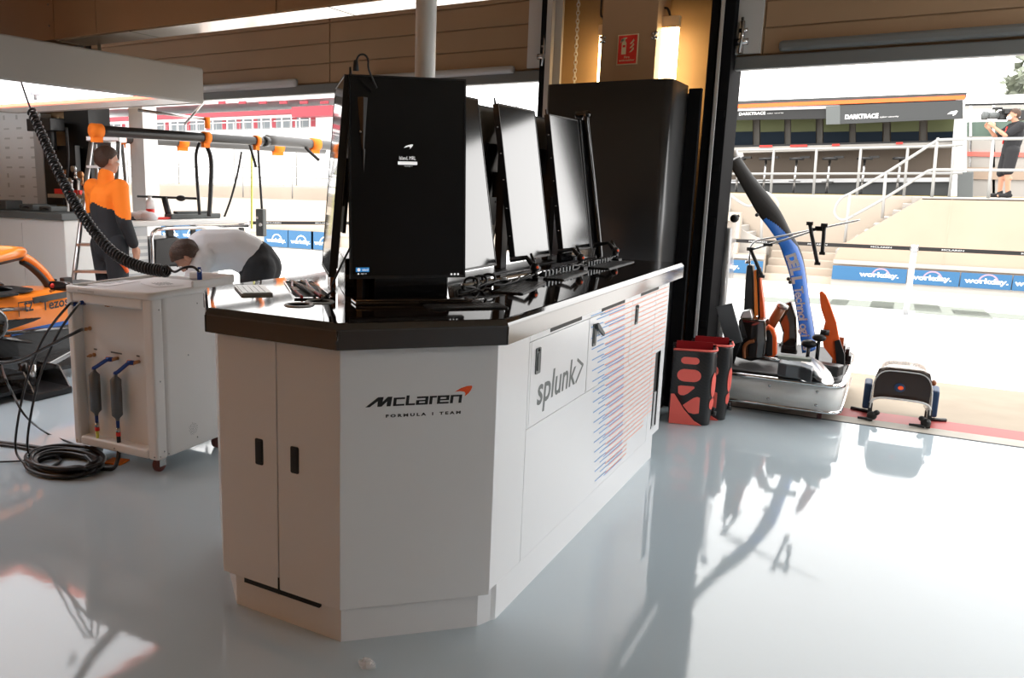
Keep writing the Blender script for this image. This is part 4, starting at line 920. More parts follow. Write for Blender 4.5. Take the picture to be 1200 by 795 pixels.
# ================================================================ LEFT BACKGROUND
lc = empty('tool_cabinet', (-8.3, 5.4, 0), 'plain white tool cabinet behind the orange car', 'cabinet')
b = MB(); b.box((-9.6, 5.2, .08), (-7.03, 5.60, 1.10)); part('body', b, 'white_powder', lc, bev=.01)
b = MB(); b.box((-9.62, 5.16, 1.10), (-7.0, 5.61, 1.165)); part('worktop', b, 'grey_rubber', lc, bev=.008)
b = MB(); b.box((-9.5, 5.25, 0), (-7.1, 5.58, .08)); part('plinth', b, 'black_plastic', lc)
for x in (-9.1, -8.4, -7.7): 
    b = MB(); b.box((x-.004, 5.197, .15), (x+.0, 5.201, 1.05)); part('seam', b, 'grey_wall', lc)
for u, w, h, lab in ((8, .28, .10, 'grey tool case lying on the far left of the white cabinet top'), (40, .24, .07, 'low dark box in the middle of the white cabinet top'), (62, .2, .055, 'flat dark case near the right end of the white cabinet top')):
    p = onY(u, 240, 5.46); t = empty('tool_case', (p.x, 5.46, 1.165), lab, 'case'); b = MB(); b.box((p.x-w/2, 5.36, 1.165), (p.x+w/2, 5.56, 1.165+h)); part('shell', b, 'grey_rubber', t, bev=.012)
    b = MB(); b.tube([(p.x-.05, 5.36, 1.165+h*.5), (p.x-.05, 5.34, 1.165+h*.6), (p.x+.05, 5.34, 1.165+h*.6), (p.x+.05, 5.36, 1.165+h*.5)], .007, 8); b.box((p.x-w*.35, 5.355, 1.165+h*.55), (p.x-w*.25, 5.362, 1.165+h*.8)); part('handle', b, 'black_plastic', t)
# sponsor panel
wp = empty('sponsor_banner', (-8.7, 5.86, 0), 'tall white panel printed with rows of tiny grey sponsor marks', 'panel')
b = MB(); b.box((-10.6, 5.86, .05), (-8.27, 5.90, 2.32)); part('board', b, 'white_paint', wp)
b = MB(); b.box((-8.27, 5.80, 0), (-8.12, 5.93, 2.2)); part('edge_post', b, 'galvanised', wp)
b = MB(); r_ = random.Random(5)
for j in range(14):
    for i in range(5):
        x = -9.36+i*.235; z = .75+j*.108; w = .07+.04*r_.random(); h = .012+.016*r_.random()
        if r_.random() < .2: w, h = .035, .05
        b = MB(); b.box((x, 5.859, z), (x+w, 5.8605, z+h)); part('sponsor_logo', b, 'grey_wall', wp)
b = MB(); b.box((-10.6, 5.55, 2.33), (-7.5, 5.95, 2.39)); thing('cable_gutter', b, 'grey_wall', 'grey gutter running along the wall above the sponsor panel', 'gutter', bev=.01)
# air line panel between the sponsor panel and the dark pillar
ap_ = empty('gas_manifold', (-8.0, 5.8, .6), 'cluttered gas regulator panel with copper fittings before the dark pillar', 'panel')
b = MB(); b.box((-8.08, 5.78, 1.22), (-7.55, 5.84, 1.85)); part('back_plate', b, 'stand_dark', ap_)
for i, (u, v) in enumerate(((72, 196), (78, 203), (88, 198), (96, 205), (84, 212))):
    p = onY(u, v, 5.74); b = MB(); b.lathe([(.035, 0), (.04, .01), (.04, .03), (.03, .035)], p, -Y3, 16); b.cyl(p, p-Z3*.09, .014); b.ball(p-Z3*.09, .022); part('regulator', b, 'copper' if i % 2 else 'steel', ap_)
b = MB()
for u, v in ((74, 205), (84, 215), (92, 212)): 
    p = onY(u, v, 5.72); b.tube(spline([p, p+Vector((.03, -.03, -.12)), p+Vector((.05, 0, -.3)), p+Vector((.0, .03, -.5))]), .012, 8)
part('pipe', b, 'white_powder', ap_)
b = MB(); p = onY(88, 230, 5.7); b.box((p.x-.35, 5.62, p.z-.02), (p.x+.3, 5.78, p.z+.02)); part('shelf', b, 'steel', ap_)
b = MB(); p = onY(70, 228, 5.7); b.box((p.x-.06, 5.68, p.z), (p.x+.1, 5.78, p.z+.06)); part('red_valve', b, 'red_plastic', ap_); b = MB(); b.box((p.x+.25, 5.68, p.z), (p.x+.36, 5.78, p.z+.05)); part('red_valve', b, 'red_plastic', ap_)
hose('cable', spline([onY(78, 150, 5.75), onY(80, 190, 5.72), onY(74, 240, 5.7)], 4), .014, 'hose_black', 'dark hose hanging in front of the gas panel', 'hose')
b = MB(); b.box((-8.12, 5.62, 2.0), (-7.72, 5.8, 2.13)); b.cyl((-7.85, 5.7, 1.8), (-7.85, 5.7, 2.05), .07); b.tube([(-7.9, 5.66, 1.85), (-7.75, 5.6, 1.78), (-7.7, 5.6, 1.6)], .02, 8); thing('hose_reel', b, 'black_plastic', 'black hose reel high up beside the dark pillar', 'reel', bev=.01)
# ladder
ld = empty('ladder', (-6.9, 5.35, 0), 'aluminium stepladder standing behind the man in orange', 'ladder')
def Lp(u, v, d): return onD(u, v, d)
A0 = onZ(86, 372, 0)
base = Vector((-7.05, 5.15, 0))
tL = onD(107, 166, 7.6); tR = tL+Vector((.22, .13, 0)); q_ = onD(87, 322, 7.3); q_ = tL+(q_-tL)*(tL.z/(tL.z-q_.z)); L3 = Vector((q_.x, q_.y, 0)); L4 = L3+Vector((.34, .2, 0)); q2_ = onD(119, 325, 7.9); q2_ = tL+(q2_-tL)*(tL.z/(tL.z-q2_.z)); L1 = Vector((q2_.x, q2_.y, 0)); L2 = L1+Vector((.3, .18, 0))
for p_, q_ in ((L3, tL), (L4, tR)):
    b = MB(); b.tube([p_, q_], .022, 8); part('rail', b, 'aluminium', ld)
tL2, tR2 = tL+Vector((-.05, .08, -.02)), tR+Vector((-.05, .08, -.02))
for p_, q_ in ((L1, tL2), (L2, tR2)):
    b = MB(); b.tube([p_, q_], .018, 8); part('rear_leg', b, 'aluminium', ld)
for i in range(1, 8):
    t_ = i/8; a = L3.lerp(tL, t_); c_ = L4.lerp(tR, t_); b = MB(); b.box((-.0, -.04, -.012), ((c_-a).length, .05, .012), mx=frame(a, c_-a)); part('step', b, 'aluminium', ld)
b = MB(); b.box((-.03, -.06, 0), ((tR-tL).length+.03, .14, .05), mx=frame(tL, tR-tL)); part('top_cap', b, 'aluminium', ld, bev=.01)
# pit gantry booms
mat('boom_grey', (.10, .10, .10), .4)
def boom(name, a, c_, r0, r1, m_, lab, clamps, tip=True):
    t = empty(name, a, lab, 'boom'); b = MB(); d_ = (c_-a); n_ = 18
    b.tube([a+d_*i/n_ for i in range(n_+1)], [r0+(r1-r0)*i/n_ for i in range(n_+1)], 16); part('tube', b, m_, t)
    for k_, w in clamps:
        p_ = a+d_*k_; dn = d_.normalized(); rr = r0+(r1-r0)*k_+.012
        b = MB(); b.cyl(p_-dn*w/2, p_+dn*w/2, rr, 16); b.box((-w/2, -.02, -rr-.035), (w/2, .02, -rr+.01), mx=frame(p_, dn)); part('clamp', b, 'orange_cloth', t)
    return t
g0, g1 = onD(110, 153, 6.7), onD(312, 166, 8.2)
boom('gantry_boom', g0, g1, .046, .042, 'carbon_satin', 'long black overhead boom with orange clamps reaching out of the left pit door', ((.012, .09), (.60, .07), (.93, .05)))
b = MB(); b.tube([g1-(g1-g0)*.02, g1+(g1-g0)*.015], [.05, .046], 16); thing('boom_cap', b, 'black_plastic', 'black ring closing the far end of the black boom', 'cap')
h0, h1 = onD(128, 162, 8.8), onD(380, 176, 10.6)
boom('gantry_boom', h0, h1, .05, .05, 'boom_grey', 'grey metal boom hanging lower and farther out than the black boom', ((.05, .06), (.30, .12), (.75, .14)))
k0, k1 = onD(312, 164, 8.6), onD(470, 178, 10.2)
boom('gantry_boom', k0, k1, .055, .05, 'boom_grey', 'bright metal boom end beside the mirror-like screen', ((.32, .12),))
b = MB(); c0, c1 = onD(162, 129, 8), onD(243, 140, 8.4); b.tube([c0, c1], .014, 8); b.tube([c1+Z3*.02, c1-Z3*.09], .028, 10, 1); b.tube([onD(240, 119, 8.2), onD(216, 146, 8.2)], .012, 8)
thing('arm_rod', b, ['steel', 'orange_cloth'], 'thin metal rod with orange end above the black boom', 'rod')
def hang(us, d, r, m_, lab):
    return hose('hanging_hose', [onD(u, v, d) for u, v in us], r, m_, lab)
hang([(236, 163), (230, 180), (231, 210), (234, 252)], 7.9, .016, 'hose_black', 'left one of the two black hoses hanging in a pair from the black boom')
hang([(238, 163), (247, 185), (247, 220), (245, 254)], 7.9, .022, 'hose_black', 'right, thicker one of the two hoses hanging in a pair from the boom')
hang([(283, 178), (278, 205), (270, 235), (261, 259)], 8.6, .012, 'hose_black', 'thin dark hose slanting down left of the grey control box')
hang([(295, 180), (295, 230), (295, 268)], 8.6, .010, 'tag_yellow', 'thin yellow cord hanging straight down beside the grey control box')
hang([(292, 168), (297, 185), (300, 196)], 8.4, .015, 'hose_black', 'short dark strap hanging under the orange clamp of the grey boom')
hang([(302, 168), (304, 200), (307, 246)], 8.4, .013, 'hose_black', 'dark cable holding the hanging grey control box')
hang([(352, 164), (360, 175), (374, 188)], 9.0, .018, 'hose_black', 'short dark strap slanting down by the mirror-like screen')
p = onD(306, 261, 8.4); b = MB(); b.box((p.x-.05, p.y-.03, p.z-.14), (p.x+.05, p.y+.03, p.z+.14)); t = empty('control_box', p, 'hanging grey control box on a cable over the bent man', 'box'); part('housing', b, 'grey_rubber', t, bev=.01)
b = MB(); b.cyl((p.x+.02, p.y-.03, p.z-.02), (p.x+.02, p.y-.04, p.z-.02), .018); b.cyl((p.x-.02, p.y-.03, p.z+.05), (p.x-.02, p.y-.04, p.z+.05), .014); part('button', b, 'white_paint', t)
# bench with rounded steel frame beyond the door line
bt = empty('work_bench', (-5.65, 5.5, 0), 'pale bench with a curved chrome frame behind the bent man', 'bench')
a0, a1 = onD(150, 262, 7.4), onD(288, 261, 8.3); zt = a0.z
dx_ = Vector((a1.x-a0.x, a1.y-a0.y, 0)); Lb = dx_.length; bm_ = frame((a0.x, a0.y, 0), dx_)
b = MB(); b.box((-.06, -.05, zt-.03), (Lb, .5, zt+.02), mx=bm_); part('top', b, 'white_powder', bt, bev=.012)
b = MB(); b.box((-.04, -.02, .1), (.18, .48, zt-.03), mx=bm_)
part('drawer_unit', b, 'galvanised', bt, bev=.006)
b = MB()
for i in range(14): b.box((-.03, -.026, .16+i*.062), (.17, -.018, .19+i*.062), mx=bm_)
part('louvre', b, 'white_powder', bt)
b = MB(); b.tube([bm_ @ Vector(p_) for p_ in ((.21, -.03, .05), (.21, -.03, zt-.14), (.225, -.03, zt-.09), (.27, -.03, zt-.06), (.35, -.03, zt-.055), (Lb, -.03, zt-.055))], .018, 12); part('frame_tube', b, 'chrome', bt)
b = MB(); b.box((.23, .02, zt-.62), (Lb*.75, .45, zt-.42), mx=bm_); part('storage_bin', b, 'galvanised', bt, bev=.01)
b = MB(); b.loft([[bm_ @ Vector((.26+x, y, z)) for x, z in ((0, zt-.42), (.5, zt-.42), (.62, zt-.30), (.25, zt-.14), (.02, zt-.16))] for y in (.04, .4)], smooth=False); part('stowed_cover', b, 'carbon_satin', bt, bev=.02)
b = MB(); b.box((Lb-.06, .0, 0), (Lb-.02, .04, zt-.03), mx=bm_); b.box((Lb-.5, .2, 0), (Lb-.46, .24, zt-.03), mx=bm_); b.box((Lb*.45, .3, 0), (Lb*.45+.06, .36, zt-.03), mx=bm_); part('leg', b, 'black_plastic', bt)
def on_bench(u): 
    p_ = onD(u, 258, 7.4+.9*(u-150)/138); return Vector((p_.x, p_.y, zt+.02))+bm_.to_3x3() @ Vector((0, .18, 0))
p = on_bench(188); t = empty('spray_can', p, 'red and white spray can standing on the pale bench', 'can')
b = MB(); b.lathe([(.038, 0), (.04, .005), (.04, .10)], p, Z3, 18); part('can_label', b, 'red_plastic', t)
b = MB(); b.lathe([(.04, .10), (.04, .17), (.03, .185), (.018, .19), (.018, .215), (.0001, .215)], p, Z3, 18); part('can_top', b, 'white_paint', t)
b = MB(); p = on_bench(172); b.ball(p+Z3*.03, (.13, .09, .045)); b.ball(p+Z3*.03+Vector((.12, .03, 0)), (.10, .08, .05)); b.ball(p+Vector((.02, .05, .06)), (.07, .06, .03)); thing('cloth_heap', b, 'cloth_white', 'crumpled white cloth lying on the pale bench by the spray can', 'cloth')
b = MB(); p = on_bench(196); b.box((-.16, -.05, 0), (.16, .05, .022), mx=frame(p, dx_)); thing('tool_tray', b, 'red_plastic', 'flat red tool tray lying on the pale bench', 'tray', bev=.006)
p = on_bench(238); b = MB(); b.box((-.28, -.07, 0), (.28, .07, .05), mx=frame(p, dx_)); b.box((-.2, -.04, .05), (.2, .04, .075), mx=frame(p, dx_)); thing('instrument_case', b, 'grey_rubber', 'long dark instrument case lying on the right half of the pale bench', 'case', bev=.01)
p = on_bench(212); b = MB(); b.tube([p+Vector((-.02, 0, 0)), p+Vector((-.08, 0, .2))], .03, 8); b.tube([p+Vector((-.4, -.05, .21)), p+Vector((.25, .1, .20))], .012, 8); b.ball(p+Vector((.08, .06, .2)), (.06, .03, .03)); thing('test_rig', b, 'black_plastic', 'black upright bracket with a cross rod standing on the pale bench', 'bracket')
b = MB(); p = on_bench(158); b.box((-.1, -.06, 0), (.1, .06, .035), mx=frame(p, dx_)); b.box((-.05, -.03, .035), (.04, .03, .06), mx=frame(p, dx_)); thing('radio_base', b, 'black_plastic', 'small dark radio base at the left end of the pale bench', 'radio', bev=.006)
# ================================================================ PEOPLE
def capsule(b, p, q, r0, r1, n=12):
    p, q = Vector(p), Vector(q); d = (q-p); L = d.length
    if L < 1e-6: return b.ball(p, r0)
    prof = [(r0*math.sin(a), -r0*math.cos(a)) for a in [math.pi/2*i/4 for i in range(5)]] + [(r1*math.cos(a), L+r1*math.sin(a)) for a in [math.pi/2*i/4 for i in range(5)]]
    return b.lathe(prof, p, d, n)
def chain(b, pts, rs):
    for i in range(len(pts)-1): capsule(b, pts[i], pts[i+1], rs[i], rs[i+1])
def hand(b, wrist, d, palm_n, side, curl=.5, s=1):
    """wrist point, finger direction, palm normal, side = direction of the thumb"""
    d = Vector(d).normalized(); side = Vector(side); side = (side-d*side.dot(d)).normalized(); pn = Vector(palm_n); pn = (pn-d*pn.dot(d)-side*pn.dot(side)).normalized()
    w = Vector(wrist)
    m_ = Matrix((side, d, pn)).transposed()
    b.ball(w+d*.045*s, (.040*s, .052*s, .017*s), m_)
    capsule(b, w, w+d*.03*s, .026*s, .028*s)
    for i, (o, L) in enumerate(((.030, .072), (.010, .08), (-.010, .074), (-.029, .058))):
        k = w+d*.085*s+side*o*s; a1 = curl*(.8+.1*i)
        d1_ = (d*math.cos(a1)+pn*math.sin(a1)); d2_ = (d*math.cos(a1*2)+pn*math.sin(a1*2)); d3_ = (d*math.cos(a1*2.7)+pn*math.sin(a1*2.7))
        p1_ = k+d1_*L*.45*s; p2_ = p1_+d2_*L*.32*s; p3_ = p2_+d3_*L*.25*s
        chain(b, [w+d*.06*s+side*o*.8*s, k, p1_, p2_, p3_], [.012*s, .0105*s, .0095*s, .009*s, .008*s])
    t0 = w+d*.02*s+side*.022*s; t1 = t0+(d*.6+side*.7+pn*.3).normalized()*.042*s; t2 = t1+(d*.85+side*.3+pn*.4).normalized()*.032*s; t3 = t2+(d*.9+pn*.45).normalized()*.022*s
    chain(b, [t0, t1, t2, t3], [.014*s, .012*s, .010*s, .009*s])
def head_shape(b, c, hf, hu):
    hf = Vector(hf).normalized(); hu = Vector(hu); hu = (hu-hf*hu.dot(hf)).normalized(); hr = hf.cross(hu); m_ = Matrix((hr, hf, hu)).transposed()
    g = lambda x, y, z: c+m_ @ Vector((x, y, z))
    b.ball(g(0, -.012, .025), (.076, .095, .092), m_); b.ball(g(0, .022, -.045), (.060, .066, .062), m_); b.ball(g(0, .055, -.085), (.034, .030, .026), m_)
    b.ball(g(0, .066, .012), (.052, .026, .018), m_)      # brow
    for s_ in (-1, 1):
        b.ball(g(s_*.034, .062, -.028), (.022, .024, .02), m_)   # cheek
        b.ball(g(s_*.078, -.008, -.012), (.010, .022, .032), m_); b.ball(g(s_*.083, -.014, .004), (.007, .016, .016), m_)
    b.lathe([(.006, 0), (.012, .02), (.017, .042), (.013, .055), (.001, .06)], g(0, .082, .012), m_ @ Vector((0, .35, -1)), 10)
    b.ball(g(0, .08, -.062), (.026, .012, .008), m_); b.ball(g(0, .077, -.073), (.022, .012, .008), m_)
    return m_, g
def hair_cap(g, low=-.03, thick=.012):
    b = MB(); n, m = 28, 16; rings = []
    for i in range(m+1):
        th = math.pi/2*i/m; ring = []
        for k in range(n):
            a = 2*math.pi*k/n; fwd = math.sin(a)        # +1 = face side
            lowz = .067*max(fwd, 0)**.7-.0 if fwd > 0 else -.085*(-fwd)**.6
            z0 = lowz; z = z0+(.092+thick+.025-z0)*math.sin(th); zz = (z-.025)/(.092+thick)
            q_ = math.sqrt(max(0, 1-min(1, abs(zz))**2)); w_ = 1+.05*math.sin(a*7+th*9)
            ring.append(g((.076+thick)*q_*math.cos(a)*w_, -.012+(.095+thick)*q_*math.sin(a)*w_, z))
        rings.append(ring)
    b.loft(rings, cap=False); return b
def person(mx, J, label, cat='person', body_extra=None):
    """J: joint positions in the person's own frame (x right, y forward, z up)"""
    t = empty('person', mx.translation, label, cat)
    g = lambda p: mx @ Vector(p)
    return t, g
def ring_tube(b, pts, rs, ell=None):
    chain(b, pts, rs)
def build_body(t, g, J, head_f, head_u, hands):
    b = MB(); P = {k: g(v) for k, v in J.items()}
    rot = lambda v: (g(v)-g((0, 0, 0)))
    chain(b, [P['pelvis'], P['belly'], P['chest']], [.115, .11, .125]); 
    for s_ in 'LR':
        chain(b, [P['chest'], P['sh'+s_]], [.10, .058]); chain(b, [P['pelvis'], P['hip'+s_]], [.10, .085])
        chain(b, [P['sh'+s_], P['el'+s_], P['wr'+s_]], [.05, .04, .027])
        mid = (P['el'+s_]*.65+P['wr'+s_]*.35); b.ball(mid, .040)
        chain(b, [P['hip'+s_], P['kn'+s_], P['an'+s_]], [.085, .056, .038]); b.ball(P['kn'+s_]*.7+P['an'+s_]*.3-rot((0, .018, 0)), .058)
        fd = rot(J.get('toe'+s_, (0, 1, 0))); capsule(b, P['an'+s_]-Z3*.04, P['an'+s_]-Z3*.05+fd.normalized()*.15, .038, .03)
        hand(b, P['wr'+s_], rot(hands[s_][0]), rot(hands[s_][1]), rot(hands[s_][2]), hands[s_][3])
    chain(b, [P['chest'], P['neck']], [.09, .058]); capsule(b, P['neck'], P['head']-rot(head_u).normalized()*.05, .056, .054)
    m_, hg = head_shape(b, P['head'], rot(head_f), rot(head_u))
    bd = part('body', smoothed(b, .0085, 4), 'skin', t)
    part('hair', hair_cap(hg), 'hair_brown', t, 'short brown hair')
    for s_ in (-1, 1):
        e = MB(); e.ball(hg(s_*.032, .077, -.004), .0115); ey = part('eye', e, 'eye_white', t); e = MB(); e.ball(hg(s_*.032, .085, -.004), .0055); part('iris', e, 'logo_black', ey)
        e = MB(); e.tube([hg(s_*.018, .090, .016), hg(s_*.034, .090, .021), hg(s_*.05, .080, .016)], .0035, 6); part('eyebrow', e, 'hair_brown', t)
    return P, rot, hg
def shoe(t, P, rot, J, m_):
    for s_ in 'LR':
        b = MB(); fd = rot(J.get('toe'+s_, (0, 1, 0))).normalized(); a = P['an'+s_]-Z3*.045
        capsule(b, a-fd*.04, a+fd*.13, .045, .042); capsule(b, a-fd*.01+Z3*.06, a, .05, .05); sm = smoothed(b, .009, 3)
        zf = P['an'+s_].z-.092
        for v in sm.v: v.z = max(v.z, zf)
        part('shoe', sm, m_, t)
def recolor(sm, f):
    for i, fc in enumerate(sm.f):
        c_ = sum((sm.v[k] for k in fc), Vector())/len(fc); sm.m[i] = f(c_)
    return sm
# ---- man in orange, standing with his back to us, looking out
mp = onD(127, 262, 7.25); F_ = (RT*.55+Vector((FW.x, FW.y, 0)).normalized()*.85).normalized()
def pm(foot, fwd):
    fwd = Vector((fwd[0], fwd[1], 0)).normalized(); rgt = Vector((fwd.y, -fwd.x, 0)); return Matrix(((rgt.x, fwd.x, 0, foot[0]), (rgt.y, fwd.y, 0, foot[1]), (0, 0, 1, foot[2]), (0, 0, 0, 1)))
mx1 = pm((mp.x, mp.y, 0), F_)
J = dict(pelvis=(0, 0, .97), belly=(0, .01, 1.13), chest=(0, 0, 1.33), neck=(0, .0, 1.50), head=(.0, .025, 1.665), shL=(-.185, 0, 1.43), shR=(.185, -.01, 1.43), elL=(-.235, .03, 1.15), elR=(.235, -.02, 1.15), wrL=(-.20, .13, .93), wrR=(.225, .09, .92), hipL=(-.09, 0, .93), hipR=(.09, 0, .93), knL=(-.10, .03, .51), knR=(.10, .0, .51), anL=(-.11, -.01, .092), anR=(.11, -.04, .092), toeL=(-.15, 1, 0), toeR=(.2, 1, 0))
t, g = person(mx1, J, 'man in an orange and black jacket standing by the ladder, seen from behind')
P, rot, hg = build_body(t, g, J, (.25, 1, -.05), (0, .05, 1), {'L': ((.05, .25, -1), (1, 0, 0), (0, 1, .2), .45), 'R': ((-.05, .25, -1), (-1, 0, 0), (0, 1, .2), .45)})
b = MB(); chain(b, [P['pelvis']+Z3*.0, P['belly'], P['chest']], [.15, .15, .158]); chain(b, [P['chest'], P['neck']-Z3*.01], [.13, .075]); capsule(b, P['neck']-Z3*.03, P['neck']+Z3*.035, .076, .07)
for s_ in 'LR':
    chain(b, [P['chest'], P['sh'+s_]], [.13, .082]); chain(b, [P['sh'+s_], P['el'+s_], P['wr'+s_]+(P['el'+s_]-P['wr'+s_])*.12], [.078, .065, .048])
sm = smoothed(b, .011, 5); inv1 = mx1.inverted()
def jc(c):
    q = inv1 @ c
    if q.z > 1.50: return 0
    if q.z > 1.31-.10*abs(q.x)/.2 and abs(q.x) < .30: return 0
    if q.x > .16 and q.z > 1.22: return 0
    return 1
part('jacket', recolor(sm, jc), ['orange_cloth', 'cloth_dark'], t, 'orange and black team jacket')
b = MB(); chain(b, [P['pelvis']+Z3*.02, P['pelvis']-Z3*.06], [.145, .14])
for s_ in 'LR': chain(b, [P['pelvis'], P['hip'+s_], P['kn'+s_], P['an'+s_]+Z3*.01], [.135, .112, .084, .062])
part('trousers', smoothed(b, .011, 5), 'cloth_dark', t, 'dark trousers')
shoe(t, P, rot, J, 'cloth_black')
b = MB(); p_ = g((.192, -.045, .80)); q_ = g((.178, .03, .70)); b.tube(spline([p_, (p_+q_)/2+rot((.012, 0, 0)), q_]), .022, 8); part('orange_flash', b, 'papaya_deep', t, 'orange flash on the thigh')
# ---- man bent over, white shirt
hipw = onD(301, 300, 6.0); fwd2 = -RT*.96+FW*(-.16); fwd2 = Vector((fwd2.x, fwd2.y, 0)).normalized()
mx2p = pm((hipw.x, hipw.y, 0), fwd2)
hz = .90
hd = mx2p.inverted() @ onD(219, 301, 5.75)
J = dict(pelvis=(0, 0, hz+.03), belly=(0, .16, hz+.115), chest=(0, .36, hz+.10), neck=(0.0, .475, hz+.045), head=(hd.x, hd.y, hd.z), shL=(-.17, .39, hz+.05), shR=(.18, .39, hz+.03), elL=(-.22, .47, hz-.20), elR=(.24, .42, hz-.20), wrL=(-.13, .63, hz-.28), wrR=(.15, .58, hz-.30), hipL=(-.09, -.02, hz-.02), hipR=(.09, -.02, hz-.02), knL=(-.10, .06, .47), knR=(.10, .10, .47), anL=(-.11, -.06, .092), anR=(.11, .0, .092))
print('HEAD local', hd)
t, g = person(mx2p, J, 'man in a white shirt and dark trousers bending far forward behind the trolley')
P, rot, hg = build_body(t, g, J, (.15, .55, -.85), (0, .85, .55), {'L': ((.3, .5, -.6), (0, -.5, -.6), (1, .2, 0), .6), 'R': ((-.3, .5, -.6), (0, -.5, -.6), (-1, .2, 0), .6)})
b = MB(); chain(b, [P['pelvis']+rot((0, .05, .03)), P['belly'], P['chest']], [.150, .148, .160]); chain(b, [P['chest'], P['neck']], [.13, .072])
for s_ in 'LR':
    chain(b, [P['chest'], P['sh'+s_]], [.13, .088]); chain(b, [P['sh'+s_], P['sh'+s_].lerp(P['el'+s_], .72)], [.085, .075])
sm = smoothed(b, .011, 5); part('shirt', sm, 'cloth_white', t, 'white short-sleeved shirt')
b = MB(); b.tube([hg(-.05, -.09, -.05), hg(.0, -.115, -.06), hg(.05, -.09, -.05)], .006, 6); 
b = MB()
pa = g((.268, .40, hz-.04))
for k_ in range(3):
    a_ = P['shR'].lerp(P['elR'], .3+.13*k_); b.tube([a_+rot((.045, -.07, 0)), a_+rot((.083, -.02, .0)), a_+rot((.075, .045, 0))], .008, 6)
part('sleeve_mark', b, 'cloth_dark', t, 'dark stripes on the sleeve')
b = MB(); o_ = g((.03, .40, hz+.262)); b.box((-.05, -.008, 0), (.05, .008, .004), mx=frame(o_, rot((.5, .8, -.1)))); part('collar_mark', b, 'cloth_dark', t)
b = MB(); chain(b, [P['pelvis']+rot((0, .03, .01)), P['pelvis']-rot((0, .03, .05))], [.150, .155])
for s_ in 'LR': chain(b, [P['pelvis'], P['hip'+s_], P['kn'+s_], P['an'+s_]+Z3*.01], [.15, .122, .088, .064])
part('trousers', smoothed(b, .011, 5), 'cloth_dark', t, 'dark trousers')
b = MB()
e0, e1_ = onD(285, 320, 5.82), onD(307, 315, 5.82); hp_ = P['hipR']
b.tube([g((.205, -.06, .80)), g((.212, .0, .785)), g((.205, .09, .765))], .018, 8); part('orange_flash', b, 'papaya_deep', t, 'orange flash on the thigh')
shoe(t, P, rot, J, 'cloth_black')
b = MB(); b.tube([hg(-.055, .055, -.05), hg(0, .085, -.045), hg(.055, .055, -.05), hg(.05, .06, -.085), hg(0, .092, -.09), hg(-.05, .06, -.085)], .012, 8, closed=True); part('beard', b, 'hair_brown', t)
# ---- cameraman on the platform
cp = onY(1176, 232, 20.5); PLZ = cp.z
mx3 = pm((cp.x, cp.y, PLZ), -RT*.85+FW*.25)
J = dict(pelvis=(0, 0, .95), belly=(0, -.02, 1.10), chest=(0, -.03, 1.28), neck=(0, -.02, 1.45), head=(.0, .04, 1.60), shL=(-.18, -.03, 1.38), shR=(.18, -.02, 1.38), elL=(-.20, .20, 1.20), elR=(.20, .22, 1.19), wrL=(-.12, .38, 1.36), wrR=(.06, .40, 1.34), hipL=(-.09, 0, .91), hipR=(.09, 0, .91), knL=(-.10, .03, .50), knR=(.10, .05, .50), anL=(-.11, -.02, .092), anR=(.11, .04, .092))
t, g = person(mx3, J, 'cameraman in black shirt and shorts standing on the raised platform, shouldering a camera')
P, rot, hg = build_body(t, g, J, (0, 1, .05), (0, 0, 1), {'L': ((0, .6, .7), (1, 0, 0), (0, -1, .4), .5), 'R': ((0, .6, .7), (-1, 0, 0), (0, -1, .4), .5)})
b = MB(); chain(b, [P['pelvis']+Z3*.03, P['belly'], P['chest']], [.145, .15, .155]); chain(b, [P['chest'], P['neck']-Z3*.02], [.13, .075])
for s_ in 'LR': chain(b, [P['chest'], P['sh'+s_]], [.13, .085]); chain(b, [P['sh'+s_], P['sh'+s_].lerp(P['el'+s_], .75)], [.08, .07])
part('shirt', smoothed(b, .012, 4), 'cloth_black', t, 'black short-sleeved shirt')
b = MB(); chain(b, [P['pelvis']+Z3*.02, P['pelvis']-Z3*.05], [.15, .15])
for s_ in 'LR': chain(b, [P['pelvis'], P['hip'+s_], P['hip'+s_].lerp(P['kn'+s_], .92)], [.14, .12, .10])
part('shorts', smoothed(b, .012, 4), 'cloth_black', t, 'black shorts')
shoe(t, P, rot, J, 'cloth_black')
b = MB(); b.ball(P['knR']+rot((.0, .02, -.01)), (.075, .075, .09)); part('knee_pad', b, 'cloth_black', t)
b = MB(); b.box((-.05, -.03, -.06), (.05, .03, .06), mx=frame(P['hipR']+rot((.12, -.02, -.05)), rot((0, 1, 0)))); part('pouch', b, 'red_plastic', t, 'red pouch at the hip')
b = MB(); b.ball(hg(0, .055, -.055), (.055, .055, .045)); part('face_mask', b, 'mask_white', t, 'pale face mask')
b = MB(); b.tube([g((.05, .10, 1.38)), g((.04, .135, 1.2)), g((.05, .13, 1.05))], .014, 6); part('lanyard', b, 'red_plastic', t)
ck = empty('video_camera', g((.1, .25, 1.6)), 'large black broadcast camera held on the cameraman\'s shoulder', 'camera')
cm = frame(g((.14, 0, 1.60)), rot((0, 1, 0))); b = MB(); b.box((-.22, -.07, -.08), (.24, .07, .10), mx=cm); b.box((-.36, -.06, -.05), (-.22, .06, .08), mx=cm); part('camera_body', b, 'black_plastic', ck, bev=.012)
b = MB(); b.cyl(cm @ Vector((.24, 0, 0)), cm @ Vector((.44, 0, 0)), .065, 18); b.cyl(cm @ Vector((.44, 0, 0)), cm @ Vector((.52, 0, 0)), .085, 18); part('lens', b, 'grey_rubber', ck)
b = MB(); b.box((-.1, -.02, .10), (.2, .02, .13), mx=cm); b.box((.08, .06, .03), (.2, .16, .11), mx=cm); b.cyl(cm @ Vector((.2, 0, .14)), cm @ Vector((.36, 0, .14)), .025, 12); part('handle', b, 'black_plastic', ck)
